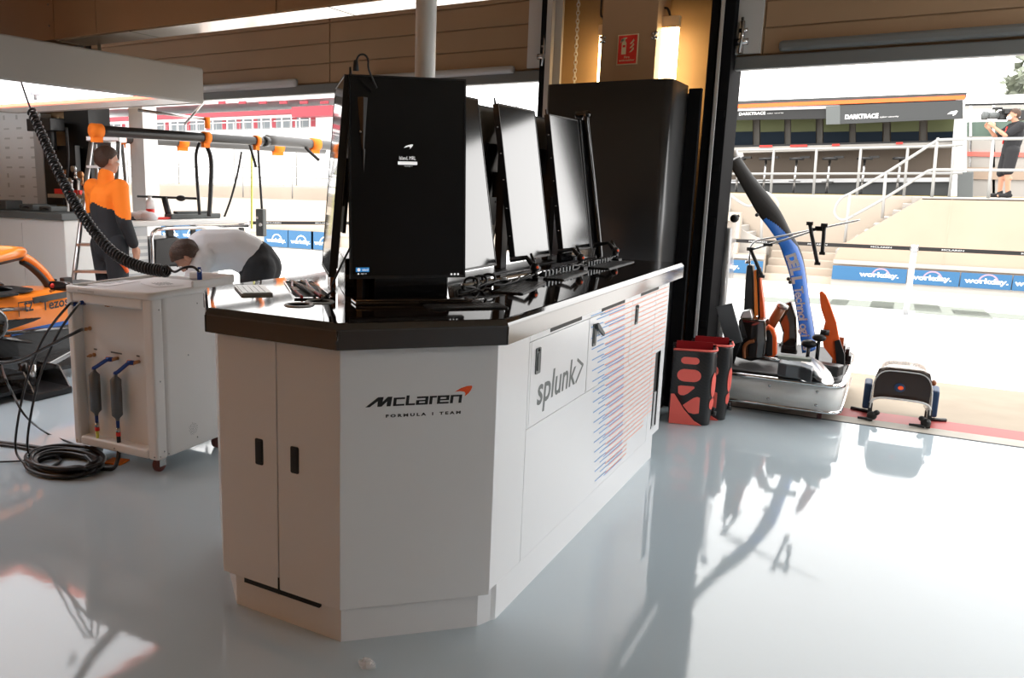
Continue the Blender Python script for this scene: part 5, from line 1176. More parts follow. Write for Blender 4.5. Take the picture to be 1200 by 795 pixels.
b = MB(); b.box((-.1, .071, -.05), (.12, .075, .03), mx=cm); part('badge', b, 'galvanised', ck)
# ================================================================ RIGHT SIDE: wing cart
wc = empty('wing_cart', (-.6, 6.5, 0), 'low white flat cart with chrome rails carrying upright racing wing pieces', 'cart')
x0, x1, y0, y1 = -1.02, -.215, 5.83, 7.12
def cartring(o, z): return [(p[0], p[1], z) for p in rrect(x0-o, y0-o, x1+o, y1+o, .11, 6)]
b = MB(); b.loft([cartring(0, .085), cartring(0, .245)], smooth=True); part('chassis', b, 'white_powder', wc)
b = MB()
b.loft([cartring(-.004, .245), cartring(.014, .247), cartring(.016, .262), cartring(.004, .272), cartring(-.02, .272)]); part('upper_rail', b, 'chrome', wc, 'chrome rail')
b = MB(); b.loft([cartring(-.01, .07), cartring(.010, .072), cartring(.010, .088), cartring(-.004, .09)]); part('lower_rail', b, 'chrome', wc, 'chrome rail')
b = MB(); b.loft([cartring(-.012, .262), cartring(-.012, .285), cartring(-.03, .292), cartring(-.05, .285)]); part('tray', b, 'black_rubber', wc, 'black rubber tray')
b = MB()
for x in (x0+.1, x0+.38, x1-.14):
    for z in (.12, .21): b.lathe([(.009, 0), (.009, .003), (.004, .004)], (x, y0, z), -Y3, 12)
part('bolt', b, 'steel', wc)
for x, y in ((x0+.12, y0+.13), (x1-.12, y0+.13), (x0+.12, y1-.13), (x1-.12, y1-.13)):
    b = MB(); b.lathe([(.01, -.014), (.033, -.014), (.035, -.01), (.035, .01), (.033, .014), (.01, .014)], (x, y, .035), X3, 18); cw = part('caster_wheel', b, 'caster_red', wc); b = MB(); b.box((x-.03, y-.025, .05), (x+.03, y+.025, .085)); part('caster_plate', b, 'steel', cw)
TZ = .286
# ---- tall curved wing blade
Lp = [(853, 190), (866, 213), (878, 234), (888, 251), (901, 268), (912, 285), (919, 303), (925, 322), (930, 345), (934, 370), (937, 392), (940, 414)]
Rp = [(866, 182), (879, 201), (890, 215), (902, 230), (915, 248), (927, 272), (935, 286), (941, 302), (945, 325), (948, 350), (953, 378), (957, 406)]
YB = 6.42
def W3(u, v, dy=0): return onY(u, v, YB+dy)
wb = empty('racing_wing', (W3(948, 412).x, YB, TZ), 'tall curved blue and black wing blade standing upright on the cart', 'wing')
rings = []; n = 28
Ls = spline([Vector((*p, 0)) for p in Lp], 7); Rs = spline([Vector((*p, 0)) for p in Rp], 7)
zmin = TZ+.004
for l, r in zip(Ls, Rs):
    a = W3(l.x, l.y, -.02); c_ = W3(r.x, r.y, .10); ring = []
    w_ = (c_-a); nrm = Vector((w_.y, -w_.x, 0)).normalized()
    if nrm.y > 0: nrm = -nrm
    for i in range(n+1):
        t_ = i/n; ring.append(a+w_*t_+nrm*(.035*math.sin(math.pi*t_)**.8))
    for i in range(n-1, 0, -1):
        t_ = i/n; ring.append(a+w_*t_+nrm*(.035*math.sin(math.pi*t_)**.8-.018*math.sin(math.pi*t_)**.5))
    rings.append([Vector((p.x, p.y, max(p.z, zmin))) for p in ring])
NR = len(rings)
def blade_mat(i, k):
    s_ = i/NR; t_ = k/n if k <= n else (2*n-k)/n
    if k > n: return 1
    lim = (s_-.30)/.26
    if s_ < .30: return 1
    return 0 if t_ < min(.72, .12+lim*.7) else 1
b = MB(); b.loft(rings, mf=blade_mat); bl = part('blade', b, ['blue_paint', 'carbon_matt'], wb)
b = MB(); a = W3(853, 190, 0); c_ = W3(866, 182, .1); b.box((-.01, -.03, -.012), ((c_-a).length+.01, .04, .015), mx=frame(a, c_-a)); b.cyl(W3(861, 184, .03), W3(860, 176, .03), .025, 12); part('tip_fitting', b, 'galvanised', wb, 'pale tip fitting')
b = MB()
for u, v in ((888, 251), (925, 326), (927, 330)): b.ball(W3(u-1, v+1, -.02), .014)
part('edge_pin', b, 'black_plastic', wb)
b = MB()
cen = [(l*.52+r*.48) for l, r in zip(Ls, Rs)]
def letter_run(txt, f0, f1, size, bold):
    N_ = len(txt)
    for i, ch in enumerate(txt):
        f_ = f0+(f1-f0)*(i+.1)/N_; k_ = f_*(len(cen)-1); k0_ = int(k_); fr = k_-k0_
        p2 = cen[k0_].lerp(cen[min(k0_+1, len(cen)-1)], fr); t2_ = (cen[min(k0_+5, len(cen)-1)]-cen[max(k0_-3, 0)])
        p_ = W3(p2.x, p2.y, -.025); q_ = W3(p2.x+t2_.x, p2.y+t2_.y, -.025)
        xd = (q_-p_).normalized(); nn = Vector((-.35, -1, 0)).normalized(); nn = (nn-xd*nn.dot(xd)).normalized(); yd = nn.cross(xd)
        put2d(b, text2d(ch, size, bold), p_-yd*size*.33+nn*.024, xd, yd, lift=.002)
letter_run('DELL', .555, .72, .092, .006)
letter_run('Technologies', .725, .995, .085, .002)
part('lettering', b, 'logo_white', bl, 'white sponsor words running down the blade')
# ---- other wing parts on the cart, each its own thing
def slab(name, pts, y, th, m_, lab, cat, bev=.008, par=None, lean=0):
    b = MB(); P = [onY(u, v, y) for u, v in pts]; zm = min(p.z for p in P); P = [Vector((p.x, p.y+lean*(p.z-zm), max(p.z, TZ+.002))) for p in P]; b.prism(P, (0, th, 0)); 
    if par: return part(name, b, m_, par, lab, bev=bev)
    return thing(name, b, m_, lab, cat, bev=bev)
t = empty('endplate', (onY(975, 425, 6.3).x, 6.3, TZ), 'orange curved endplate standing at the right end of the cart', 'endplate')
slab('plate', [(960, 343), (963, 341), (968, 346), (973, 358), (980, 378), (984, 400), (988, 427), (979, 425), (965, 407), (963, 392), (967, 377), (962, 362)], 6.3, .03, 'papaya_deep', None, None, .006, t)
slab('foot', [(978, 400), (984, 398), (990, 416), (990, 430), (980, 427)], 6.285, .014, 'black_plastic', None, None, .004, t)
b = MB(); q = onY(968, 390, 6.27); b.cyl(q-X3*.035, q+X3*.02, .02, 12); part('clamp', b, 'black_plastic', t)
t = empty('wing_flap', (onY(880, 400, 6.25).x, 6.25, TZ), 'pair of tall black and orange wing flaps standing at the left of the cart', 'flap')
slab('black_flap', [(871, 372), (873, 330), (875, 311), (882, 311), (883, 340), (884, 374)], 6.30, .10, 'carbon_satin', None, None, .008, t)
slab('orange_edge', [(884, 372), (883, 318), (886, 316), (888, 370)], 6.29, .09, 'papaya', None, None, .004, t)
slab('black_core', [(888, 372), (886, 316), (889, 314), (892, 345), (894, 374)], 6.31, .09, 'carbon_satin', None, None, .004, t)
slab('orange_flap', [(889, 316), (890, 314), (892, 335), (895, 360), (896, 378), (891, 378)], 6.30, .08, 'papaya_deep', None, None, .004, t)
b = MB(); q0, q1 = onY(875.5, 309, 6.33), onY(882, 309, 6.33); b.cyl(q0, q0+Z3*.02, .014); b.cyl(onY(878, 309, 6.33), onY(878.5, 298, 6.33), .009); part('top_pin', b, 'steel', t)
t = empty('brake_box', (onY(882, 410, 6.15).x, 6.15, TZ), 'boxy black carbon duct with a silver cap standing on the left of the cart', 'duct')
slab('shell', [(862, 419), (866, 400), (865, 376), (868, 373), (897, 376), (898, 400), (895, 420), (880, 424)], 6.10, .16, 'carbon_gloss', None, None, .02, t)
slab('cap', [(866, 374), (870, 365), (879, 363), (882, 374)], 6.12, .08, 'aluminium', 'silver cap', None, .01, t)
b = MB(); b.loft([[onY(u+du, v, 6.06+dy) for du, dy in ((0, 0), (7, 0), (7, .05), (0, .05))] for u, v in ((853, 427), (858, 412), (861, 402), (866, 396))], smooth=False); part('side_fin', b, 'carbon_satin', t, bev=.004)
b = MB(); b.tube(spline([onY(872, 420, 6.06), onY(872, 407, 6.06), onY(877, 402, 6.06), onY(884, 400, 6.06)]), .012, 8); part('copper_edge', b, 'brown_carbon', t)
t = empty('mirror_frame', (onY(903, 400, 6.22).x, 6.22, TZ), 'orange rimmed black wing tip standing beside the black duct', 'endplate')
slab('plate', [(897, 420), (895, 384), (899, 380), (907, 386), (910, 396), (910, 416), (904, 421)], 6.22, .05, 'papaya_deep', None, None, .012, t)
slab('core', [(898, 418), (897, 388), (902, 387), (905, 394), (905, 417)], 6.208, .012, 'carbon_satin', None, None, .004, t)
b = MB(); a, c_ = onY(901, 385, 6.40), onY(917, 358, 6.40); b.tube([a, c_], .035, 16); t = thing('carbon_tube', b, 'brown_carbon', 'short brown carbon tube leaning between the black wing pieces', 'tube'); b = MB(); b.cyl(c_-(c_-a)*.08, c_+(c_-a)*.06, .041, 16); part('collar', b, 'aluminium', t, 'silver collar')
slab('wing_element', [(914, 414), (917, 390), (912, 376), (919, 356), (927, 353), (933, 372), (934, 396), (934, 416)], 6.60, .05, 'carbon_gloss', 'broad black wing element standing behind the brown tube', 'wing', .012)
# grey duct lying in front
t = empty('air_duct', (onY(945, 430, 6.0).x, 6.0, TZ), 'grey and silver air duct lying on the front of the cart', 'duct')
def dz(u, v, z): return onZ(u, v, z)
b = MB(); b.loft([[dz(u, v, TZ+.1)+Vector((0, dy, dz_)) for dy, dz_ in ((0, -.05), (.0, .04), (.10, .05), (.10, -.05))] for u, v in ((912, 424), (922, 426), (938, 428), (952, 433))], smooth=False)
o_ = min(v.z for v in b.v)
for v in b.v: v.z += TZ+.004-o_
part('housing', b, 'grey_canister', t, bev=.014, seg=3)
b = MB(); a = dz(952, 428, TZ+.08); rr = []
for i, (u, v, w, h) in enumerate(((948, 426, .05, .07), (956, 432, .055, .075), (964, 440, .05, .06), (970, 447, .035, .03))):
    p_ = dz(u, v, TZ+.06); rr.append([p_+Vector((w*math.cos(q_), w*.8*math.sin(q_), h*.55*math.sin(q_))) for q_ in [2*math.pi*i_/12 for i_ in range(12)]])
b.loft(rr); mz = min(v.z for v in b.v)
for v in b.v: v.z += max(0, TZ+.003-mz)
part('scoop', b, 'aluminium', t, 'silver scoop')
b = MB(); p_ = dz(966, 432, TZ+.06); b.box((-.06, -.05, -.035), (.10, .05, .035), mx=frame(p_, (.9, -.25, 0))); part('outlet', b, 'carbon_satin', t, bev=.006); b = MB(); b.box((.1001, -.04, -.026), (.102, .04, .026), mx=frame(p_, (.9, -.25, 0))); part('outlet_mouth', b, 'black_gap', t)
b = MB(); p_ = dz(930, 420, TZ+.16); b.box((-.09, -.03, -.01), (.1, .03, .01), mx=frame(p_, (1, .1, 0))); part('top_plate', b, 'pale_green', t, bev=.004)
b = MB(); p_ = dz(914, 422, TZ+.12); b.tube([p_-X3*.09, p_], .011, 8); part('stub', b, 'steel', t)
for u, v, s_, lab in ((948, 403, .05, 'dark green clamp at the foot of the blue blade'), (960, 396, .045, 'black knob beside the orange endplate')):
    p_ = onY(u, v, 6.25); b = MB(); b.ball(p_, (s_, s_*.7, s_*.6)); b.cyl((p_.x, p_.y, TZ), p_, .012); b.box((p_.x-.03, p_.y-.03, TZ), (p_.x+.03, p_.y+.03, TZ+.012)); thing('clamp', b, 'black_plastic', lab, 'clamp')
b = MB()
for u, v in ((989, 404), (992, 412), (994, 408), (996, 416)):
    p_ = onY(u, v, 6.55); b.box((p_.x-.012, 6.5, TZ), (p_.x+.012, 6.62, p_.z))
b.box((onY(986, 420, 6.55).x, 6.49, TZ), (onY(997, 420, 6.55).x, 6.63, TZ+.02)); thing('fin_rack', b, 'carbon_satin', 'row of small dark fins in a rack at the right edge of the cart', 'rack', bev=.003)
b = MB(); p_ = onY(984, 395, 6.5); b.box((p_.x-.03, 6.48, TZ), (p_.x+.03, 6.52, p_.z)); thing('spacer_block', b, 'brown_carbon', 'ochre block standing behind the orange endplate', 'block', bev=.006)
for u, v, w, lab in ((905, 422, .22, 'flat black strip lying in front of the orange rimmed tip'), (924, 405, .12, 'stack of thin dark plates lying behind the grey duct')):
    p_ = onZ(u, v, TZ); p_.y = min(p_.y, 6.98); b = MB(); b.box((p_.x-w/2, p_.y-.03, TZ+.003), (p_.x+w/2, p_.y+.05, TZ+.02)); b.box((p_.x-w/2.4, p_.y-.01, TZ+.02), (p_.x+w/2.4, p_.y+.05, TZ+.035)); thing('plate_stack', b, 'black_rubber', lab, 'plate', bev=.003)
# thin measuring arm
t = empty('gauge_arm', onY(879, 300, 6.35), 'thin bent metal gauge arm with two hanging black bars over the cart', 'gauge')
b = MB(); b.tube(spline([onY(878.5, 312, 6.33), onY(879, 292, 6.33), onY(884, 284, 6.33), onY(892, 281, 6.33), onY(915, 277, 6.33), onY(960, 268, 6.34), onY(1008, 258, 6.35)], 6), [.007]*37, 8); b.tube([onY(880, 293, 6.3), onY(900, 287, 6.3), onY(940, 275, 6.3), onY(966, 266, 6.32)], .008, 8); part('rod', b, 'aluminium', t)
for pts in ([(949, 262), (951, 274), (958, 309)], [(966, 264), (965, 280), (963.5, 297)], [(879, 292), (885, 305), (893, 324)]):
    b = MB(); P = [onY(u, v, 6.29) for u, v in pts]; b.tube(P, .0125, 8); b.box((-.02, -.015, -.012), (.02, .015, .012), mx=frame(P[0], (1, 0, 0))); b.box((-.018, -.015, -.01), (.018, .015, .01), mx=frame(P[-1], (1, 0, 0))); part('hanging_bar', b, 'black_plastic', t)
b = MB()
for u, v in ((900, 287), (958, 269), (961, 267)): q = onY(u, v, 6.3); b.box((q.x-.03, q.y-.01, q.z-.01), (q.x+.03, q.y+.01, q.z+.01))
part('sleeve', b, 'black_plastic', t)
# ---- wrapped post beside the jamb
b = MB()
r_ = random.Random(8); rings = []
bx_ = onY(852, 330, 6.25)
for i in range(26):
    z = .02+i*.05; k_ = onY(852-(i < 13)*2, 300, 6.25)
    rings.append([(bx_.x-.015+(.032+.022*r_.random())*math.cos(a), 6.25+(.032+.022*r_.random())*math.sin(a), z) for a in [2*math.pi*q/14 for q in range(14)]])
b.loft(rings); t = empty('wrapped_tube', (bx_.x, 6.25, 0), 'tube wrapped in crinkled clear plastic standing against the door jamb', 'tube'); part('film', b, 'clear_film', t, 'crinkled clear film')
b = MB(); b.cyl((bx_.x-.015, 6.25, 0), (bx_.x-.015, 6.25, 1.22), .018); part('core', b, 'steel', t)
b = MB(); b.tube([(bx_.x, 6.2, 1.29), (bx_.x+.05, 6.2, 1.31)], .01); b.ball((bx_.x+.02, 6.2, 1.29), .03); part('knob', b, 'black_plastic', t)
b = MB(); p_ = onY(848, 378, 6.02); b.box((-.02, -.02, -.16), (.09, .0, .12), mx=frame(p_, (1, 0, .35))); thing('bracket_plate', b, 'grey_canister', 'bent grey metal plate leaning by the wrapped tube behind the coral casing', 'plate', bev=.004)
# ---- coral and black cooling casings
def casing(name, P0, dirx, lab, w, d, h, back=False):
    x = Vector(dirx).normalized(); y = Z3.cross(x); m_ = frame((P0.x, P0.y, 0), x)
    t = empty(name, P0, lab, 'casing')
    g = lambda a, c, z: m_ @ Vector((a, c, z))
    # U-shaped curved shell: front face + rounded right end
    path = [(0, 0)] + [(w*.75, 0)] + [(w*.75+.25*w*math.sin(a), .25*w*(1-math.cos(a))) for a in [math.pi/2*i/6 for i in range(1, 7)]] + [(w, d)]
    th = .018
    def ring(z, o): 
        out = []
        n_ = len(path)
        for i, (a, c) in enumerate(path):
            a0, c0 = path[max(i-1, 0)]; a1_, c1 = path[min(i+1, n_-1)]; tx_, ty_ = a1_-a0, c1-c0; L = math.hypot(tx_, ty_); nx_, ny_ = ty_/L, -tx_/L
            out.append((a+nx_*o, c+ny_*o))
        return out
    prof = lambda z: .012*math.sin(math.pi*min(1, max(0, z/h)))-.010*(1-z/h)
    b = MB(); zs = [0.004, .03, h*.25, h*.5, h*.75, h-.02, h]
    b.loft([[g(a, c, z) for a, c in ring(z, prof(z))] + [g(a, c, z) for a, c in reversed(ring(z, prof(z)-th))] for z in zs], smooth=True); sh = part('shell', b, 'carbon_satin', t)
    # coral core showing at foot, rim and windows
    b = MB(); b.prism([g(0.005, -.004, .003), g(w*.78, -.004, .003), g(w*.6, -.006, .03), g(w*.35, -.010, .10), g(w*.1, -.016, .20), g(.005, -.018, .20)], m_.to_3x3() @ Vector((0, .01, 0))); part('foot_skirt', b, 'coral', t, 'coral foot')
    b = MB(); pr_ = ring(h, prof(h)+.002); b.tube([g(a, c, h) for a, c in pr_], .007, 8); part('rim', b, 'coral', t, 'coral rim')
    def win(cx_, cz, pts, par):
        b = MB(); k1_, k2_ = (1.3, 1.12) if cz > h*.5 else (1.12, .9); pts = [(a_*k1_, c_*k2_) for a_, c_ in pts]
        o_ = .012*math.sin(math.pi*cz/h)-.010*(1-cz/h)
        b.prism([g(cx_+px_, -o_-.004, cz+pz_) for px_, pz_ in pts], m_.to_3x3() @ Vector((0, .012, 0))); part('window', b, 'coral', t, 'coral window', bev=.003)
    win(w*.40, h*.86, rrect(-.042, -.02, .042, .02, .019), sh); win(w*.40, h*.665, rrect(-.055, -.036, .055, .036, .034), sh)
    win(w*.36, h*.46, [(-.045, .03), (-.03, .036), (.04, .036), (.045, .025), (.01, -.02), (-.01, -.034), (-.03, -.034), (-.042, -.02)], sh)
    win(w*.5, h*.28, [(-.045, -.01), (.01, .05), (.03, .06), (.045, .055), (.045, -.06), (.02, -.068), (-.01, -.06)], sh)
    # windows on the rounded end
    for cz, hh in ((h*.55, .085), (h*.30, .04)):
        b = MB(); rows = []
        for sgn in range(9):
            zz = cz-hh+2*hh*sgn/8; wd = math.sqrt(max(0, 1-((zz-cz)/hh)**2))
            a_mid = math.pi*.30; aw = .30*wd
            o_ = prof(zz)+.004
            rows.append([g(w*.75+(.25*w+o_)*math.sin(a), .25*w-(.25*w+o_)*math.cos(a), zz) for a in [a_mid-aw+2*aw*i/6 for i in range(7)]])
        b.loft(rows, cap=False, closed=False); part('window', b, 'coral', t, 'coral window')
    b = MB(); q = g(w*.985, d*.6, .07); b.cyl(q, q+(m_.to_3x3() @ Vector((.03, -.015, 0))), .014); b.cyl(q+Z3*.03, q+Z3*.03+(m_.to_3x3() @ Vector((.02, -.02, 0))), .01); part('spigot', b, 'black_plastic', t)
    b = MB(); b.prism([g(.01, .012, .01), g(.01, .012, h*.97), g(w*.8, .012, h*.97), g(w*.8, .012, .01)], m_.to_3x3() @ Vector((0, .01, 0))); part('lining', b, 'coral_dark', t, 'dark red lining')
    b = MB(); b.box((0, .018, .004), (.012, d, h*.98), mx=m_); b.box((0, d-.012, .004), (w, d, h*1.03), mx=m_); part('back_board', b, 'carbon_satin', t)
    b = MB(); b.box((.02, d-.016, h*.6), (w-.02, d-.012, h*1.06), mx=m_); part('inner_face', b, 'coral_dark', t, 'dark red inner face')
    return t
q0 = onZ(782.5, 496, 0); q1 = onZ(834, 501, 0)
casing('duct_casing', q0, (q1-q0), 'black duct casing with coral windows, nearest to the console end', .262, .17, .49)
q2 = onZ(846, 497, 0)
casing('duct_casing', q0+Vector((.075, .19, 0)), (q1-q0), 'black and coral duct casing standing behind the first one, against the cart', .25, .17, .50)
# ---- smoky clear hood on the red line
hd_ = empty('clear_hood', onZ(1055, 485, 0), 'smoky transparent arched hood standing on the red line outside', 'hood')
HC = onZ(1052, 497, 0); hw, hh, hl = .165, .37, .34; hx = Vector((1, .02, 0)).normalized(); hm = frame((HC.x, HC.y, 0), hx)
def arch(y, w, h, z0, n=18, th=0):
    out = []
    for i in range(n+1):
        a = math.pi*i/n; ca, sa = math.cos(a), math.sin(a); e_ = .42
        out.append(hm @ Vector((-(w-th)*math.copysign(abs(ca)**e_, ca), y, z0+(h-z0-th)*abs(sa)**.55)))
    return out
b = MB(); b.loft([arch(0.0, hw, .37, .12)+arch(0.0, hw, .37, .12, th=.006)[::-1], arch(.06, hw*1.0, .37, .07)+arch(.06, hw*1.0, .37, .07, th=.006)[::-1], arch(.2, hw*.99, .385, .06)+arch(.2, hw*.99, .385, .06, th=.006)[::-1], arch(.36, hw*.92, .33, .06)+arch(.36, hw*.92, .33, .06, th=.006)[::-1]]); part('hood_shell', b, 'smoky_clear', hd_, 'smoky transparent shell')
b = MB(); b.tube(arch(-.005, hw+.002, .165, .085, 14)[0:15], .007, 8); b.tube(arch(.02, hw+.004, .345, .075), .004, 6); part('front_bow', b, 'white_paint', hd_, 'pale front bow')
b = MB(); b.prism([hm @ Vector((x, .035, z)) for x, z in [(-hw*.95, .15), (hw*.95, .15), (hw*.95, .29), (hw*.86, .345), (hw*.6, .362), (-hw*.6, .362), (-hw*.86, .345), (-hw*.95, .29)]], hm.to_3x3() @ Vector((0, .008, 0))); part('dark_screen', b, 'dark_brown', hd_, 'dark brown screen')
b = MB(); c_ = hm @ Vector((-.015, .028, .235)); b.ball(c_, (.032, .006, .03)); dotp = part('blue_patch', b, 'navy', hd_)
b = MB(); b.ball(c_+Vector((.006, -.005, 0)), (.016, .005, .013)); part('red_dot', b, 'orange_dot', dotp, 'red dot')
for s_ in (-1, 1):
    b = MB(); b.box((s_*(hw)-.012, -.01, .0), (s_*(hw)+.012, .03, .12), mx=hm); b.ball(hm @ Vector((s_*(hw-.015), -.01, .035)), (.03, .025, .03)); b.tube([hm @ Vector((s_*(hw-.02), -.02, .012)), hm @ Vector((s_*(hw-.02)-.085, -.02, .012))], [.012, .008], 8); b.ball(hm @ Vector((s_*(hw-.04), -.015, .06)), .018); part('clamp_foot', b, 'black_plastic', hd_)
    b = MB(); b.prism([hm @ Vector((s_*(hw+.002), .10+a, z)) for a, z in [(0, .05), (.20, .02), (.22, .14), (.12, .24), (.02, .22)]], hm.to_3x3() @ Vector((s_*.045, 0, 0))); part('side_fin', b, 'navy', hd_, 'dark blue side fin', bev=.012)
    b = MB(); b.box((s_*(hw)-.01, .10, 0), (s_*(hw)+.012, .12, .07), mx=hm); b.box((s_*(hw)-.01, .28, 0), (s_*(hw)+.012, .30, .07), mx=hm); b.tube([hm @ Vector((s_*hw, .2, .01)), hm @ Vector((s_*(hw+.11), .25, .008))], .012, 8); part('strut', b, 'black_plastic', hd_)
b = MB(); b.ball(hm @ Vector((hw+.008, .14, .27)), (.015, .02, .02)); part('knob', b, 'brown_carbon', hd_)
# ---- plastic scrap on the floor
c_ = onZ(430, 781, 0); b = MB(); r_ = random.Random(2); pts = []
for i in range(7):
    rings = []
t = empty('plastic_scrap', c_, 'small crumpled clear plastic wrapper lying on the floor before the console', 'wrapper')
rings = []
for i in range(7):
    th = math.pi/2*i/6; rings.append([c_+Vector((.022*math.cos(th)*(1+.5*r_.random())*math.cos(a), .018*math.cos(th)*(1+.5*r_.random())*math.sin(a), .001+.026*math.sin(th)*(.7+.5*r_.random()))) for a in [2*math.pi*k_/11 for k_ in range(11)]])
b.loft(rings, smooth=False); part('film', b, 'clear_film', t)
b = MB(); b.ball(c_+Vector((.012, 0, .009)), (.010, .007, .008)); part('paper_tail', b, 'paper', t)
# ================================================================ PIT LANE AND BEYOND
YWL = 19.1; ZG = gz(YWL)
PT = 1.37
xs_l = onY(893, 330, YWL).x; xs_r = onY(974, 330, YWL).x
dR = onY(1080, 238, YWL); dL_ = onY(985, 288, YWL)
b = MB()
b.prism([(dR.x, YWL, PT-.02), (dL_.x, YWL, dL_.z), (xs_r, YWL, .10), (xs_r, YWL, ZG-.1), (30, YWL, ZG-.1), (30, YWL, PT-.02)], (0, .25, 0)); struct('wall_pit', b, 'peach_wall')
b = MB(); sm_ = onY(1115, 237, YWL).x; b.box((sm_-.01, YWL-.004, .1), (sm_+.012, YWL+.01, PT-.03)); b.box((7.0, YWL-.004, .1), (7.02, YWL+.01, PT-.03)); struct('trim_9', b, 'concrete')
b = MB(); xl2 = onY(838, 300, YWL).x
b.box((-45, YWL, ZG-.2), (xs_l-.55, YWL+.25, .98)); b.box((xs_l-.56, YWL, ZG-.1), (xs_l, YWL+.25, .10)); struct('wall_pit_left', b, 'peach_light')
b = MB(); b.box((-45, 20.6, ZG-.2), (30, 20.8, PT-.06)); struct('wall_stair_back', b, 'peach_light')
b = MB(); b.box((-45, YWL-.03, .0), (xs_l, YWL, .085)); b.box((xs_r, YWL-.03, .0), (30, YWL, .085)); b.box((-45, YWL-.06, ZG-.1), (xs_l, YWL-.0, ZG+.14)); b.box((xs_r, YWL-.06, ZG-.1), (30, YWL-.0, ZG+.14)); struct('trim_10', b, 'white_concrete')
b = MB(); b.box((-45, 20.62, PT-.08), (30, 60, PT)); b.box((dR.x, YWL, PT-.04), (30, 20.7, PT)); struct('ground_platform', b, 'white_concrete')
b = MB(); b.box((-45, 22.6, PT), (30, 22.75, PT+.012)); struct('trim_11', b, 'yellow_line')
b = MB()
for i in range(4): b.box((xs_l, YWL+.1+i*.3, ZG-.1+i*.145), (xs_r, YWL+.42+i*.3, ZG+.14+i*.145))
struct('steps_lower', b, 'peach_light', 0); 
# slanted flights behind the wall: right one climbs to the right, left one to the left
n_ = 9
for nm, xa_, xb_ in (('stair_flight', xs_r, dR.x), ('stair_flight', xs_l-.1, xs_l-.1-(dR.x-xs_r))):
    b = MB()
    for i in range(n_):
        xa2 = xa_+(xb_-xa_)*i/n_; xb2 = xa_+(xb_-xa_)*(i+1)/n_; b.box((min(xa2, xb2), YWL+.3, .0), (max(xa2, xb2), 20.55, .12+(PT-.12)*(i+1)/n_))
    struct(nm, b, 'white_concrete')
a_ = onY(842, 246, 19.35); c_ = onY(893, 278, 19.35); b = MB(); b.prism([(a_.x-1.2, 19.35, a_.z+.45), (c_.x+.1, 19.35, c_.z-.12), (c_.x+.1, 19.35, .0), (a_.x-1.2, 19.35, .0)], (0, .12, 0)); struct('trim_12', b, 'white_concrete')
# advertising boards
def board(name, u0, u1, lab, logo_u=None, vz=None, part_txt=None, fitw=None):
    z0, z1 = -.312, -.03
    xa_ = onY(u0, 318, YWL).x; xb_ = onY(u1, 318, YWL).x; yf = YWL-.10
    xa_ *= (yf/YWL); xb_ *= (yf/YWL)
    t = empty(name, ((xa_+xb_)/2, yf, ZG), lab, 'board')
    b = MB(); b.box((xa_+.004, yf, z0), (xb_-.004, yf+.035, z1)); pn_ = part('board', b, 'banner_blue', t, bev=.004)
    lx = onY(logo_u, 322, yf).x if logo_u else (xa_+xb_)/2
    w = fitw or .68
    b = MB(); put2d(b, text2d('workday.', 1, .03), (lx-w/2, yf, z0+.062), X3, Z3, fit=(w, .13), lift=.003); part('lettering', b, 'logo_white', pn_, 'white rounded word')
    b = MB(); ribbon2d(b, arc((lx+.03, z0+.115), .15, math.pi*.05, math.pi*.95, 14), .028, (0, yf, 0), X3, Z3, lift=.002); part('arch', b, 'banner_pink', pn_, 'pink arch over the word')
    return t
board('advert_board', 975, 1063.5, 'blue workday board left of the steel barrier post', 1030)
board('advert_board', 1068, 1126, 'blue workday board just right of the steel barrier post', 1091)
board('advert_board', 1126.6, 1188, 'blue workday board second to the right of the barrier post', 1157)
board('advert_board', 1188.6, 1240, 'blue workday board cut by the right edge of the photo', 1218)
board('advert_board', 822, 893.5, 'blue workday board mostly hidden by the wing cart and the door jamb', 846)
zl = onY(340, 277, YWL)
for i, u in enumerate((172, 200, 224, 323.5, 352, 380)):
    labs_ = ['blue workday board seen under the pale bench at its curved frame', 'blue workday board second from the curved bench frame', 'blue workday board behind the bent man\'s head', 'blue workday board right behind the hanging grey control box', 'blue workday board between the control box and the mirror-like screen', 'blue workday board half hidden behind the mirror-like screen']
    xc = onY(u, 277, YWL-.1).x; yf = YWL-.1; z0, z1 = ZG+.04, .10; t = empty('advert_board', (xc, yf, ZG), labs_[i], 'board')
    b = MB(); b.box((xc-.47, yf, z0), (xc+.47, yf+.035, z1)); pn_ = part('board', b, 'banner_blue', t)
    b = MB(); put2d(b, text2d('workday.', 1, .03), (xc-.36, yf, z0+.10), X3, Z3, fit=(.72, .16), lift=.003); part('lettering', b, 'logo_white', pn_)
    b = MB(); ribbon2d(b, arc((xc+.03, z0+.19), .18, math.pi*.05, math.pi*.95, 14), .03, (0, yf, 0), X3, Z3, lift=.002); part('arch', b, 'logo_white', pn_)
# barrier post and tape
def gpt(u, v): d = ray(u, v); return O3 + d*((.32-.004-EYE)/(d.z+.04*d.y))
pb = gpt(1061, 371)
def bpost(p, lab):
    t = empty('barrier_post', p, lab, 'post'); b = MB(); b.lathe([(.17, 0), (.17, .008), (.12, .02), (.035, .03)], p, Z3, 26); part('base', b, 'galvanised', t)
    b = MB(); b.cyl(p+Z3*.02, p+Z3*.90, .036, 18); part('tube', b, 'galvanised', t); b = MB(); b.cyl(p+Z3*.90, p+Z3*.985, .045, 18); b.box((p.x-.05, p.y-.012, p.z+.9), (p.x+.05, p.y+.012, p.z+.97)); part('tape_head', b, 'steel', t); return p+Z3*.935
h1p = bpost(pb, 'steel barrier post standing on the pit lane before the blue boards')
pb2 = Vector((onY(853, 300, pb.y).x, pb.y, gz(pb.y))); h2p = bpost(pb2, 'steel barrier post half hidden beside the door jamb')
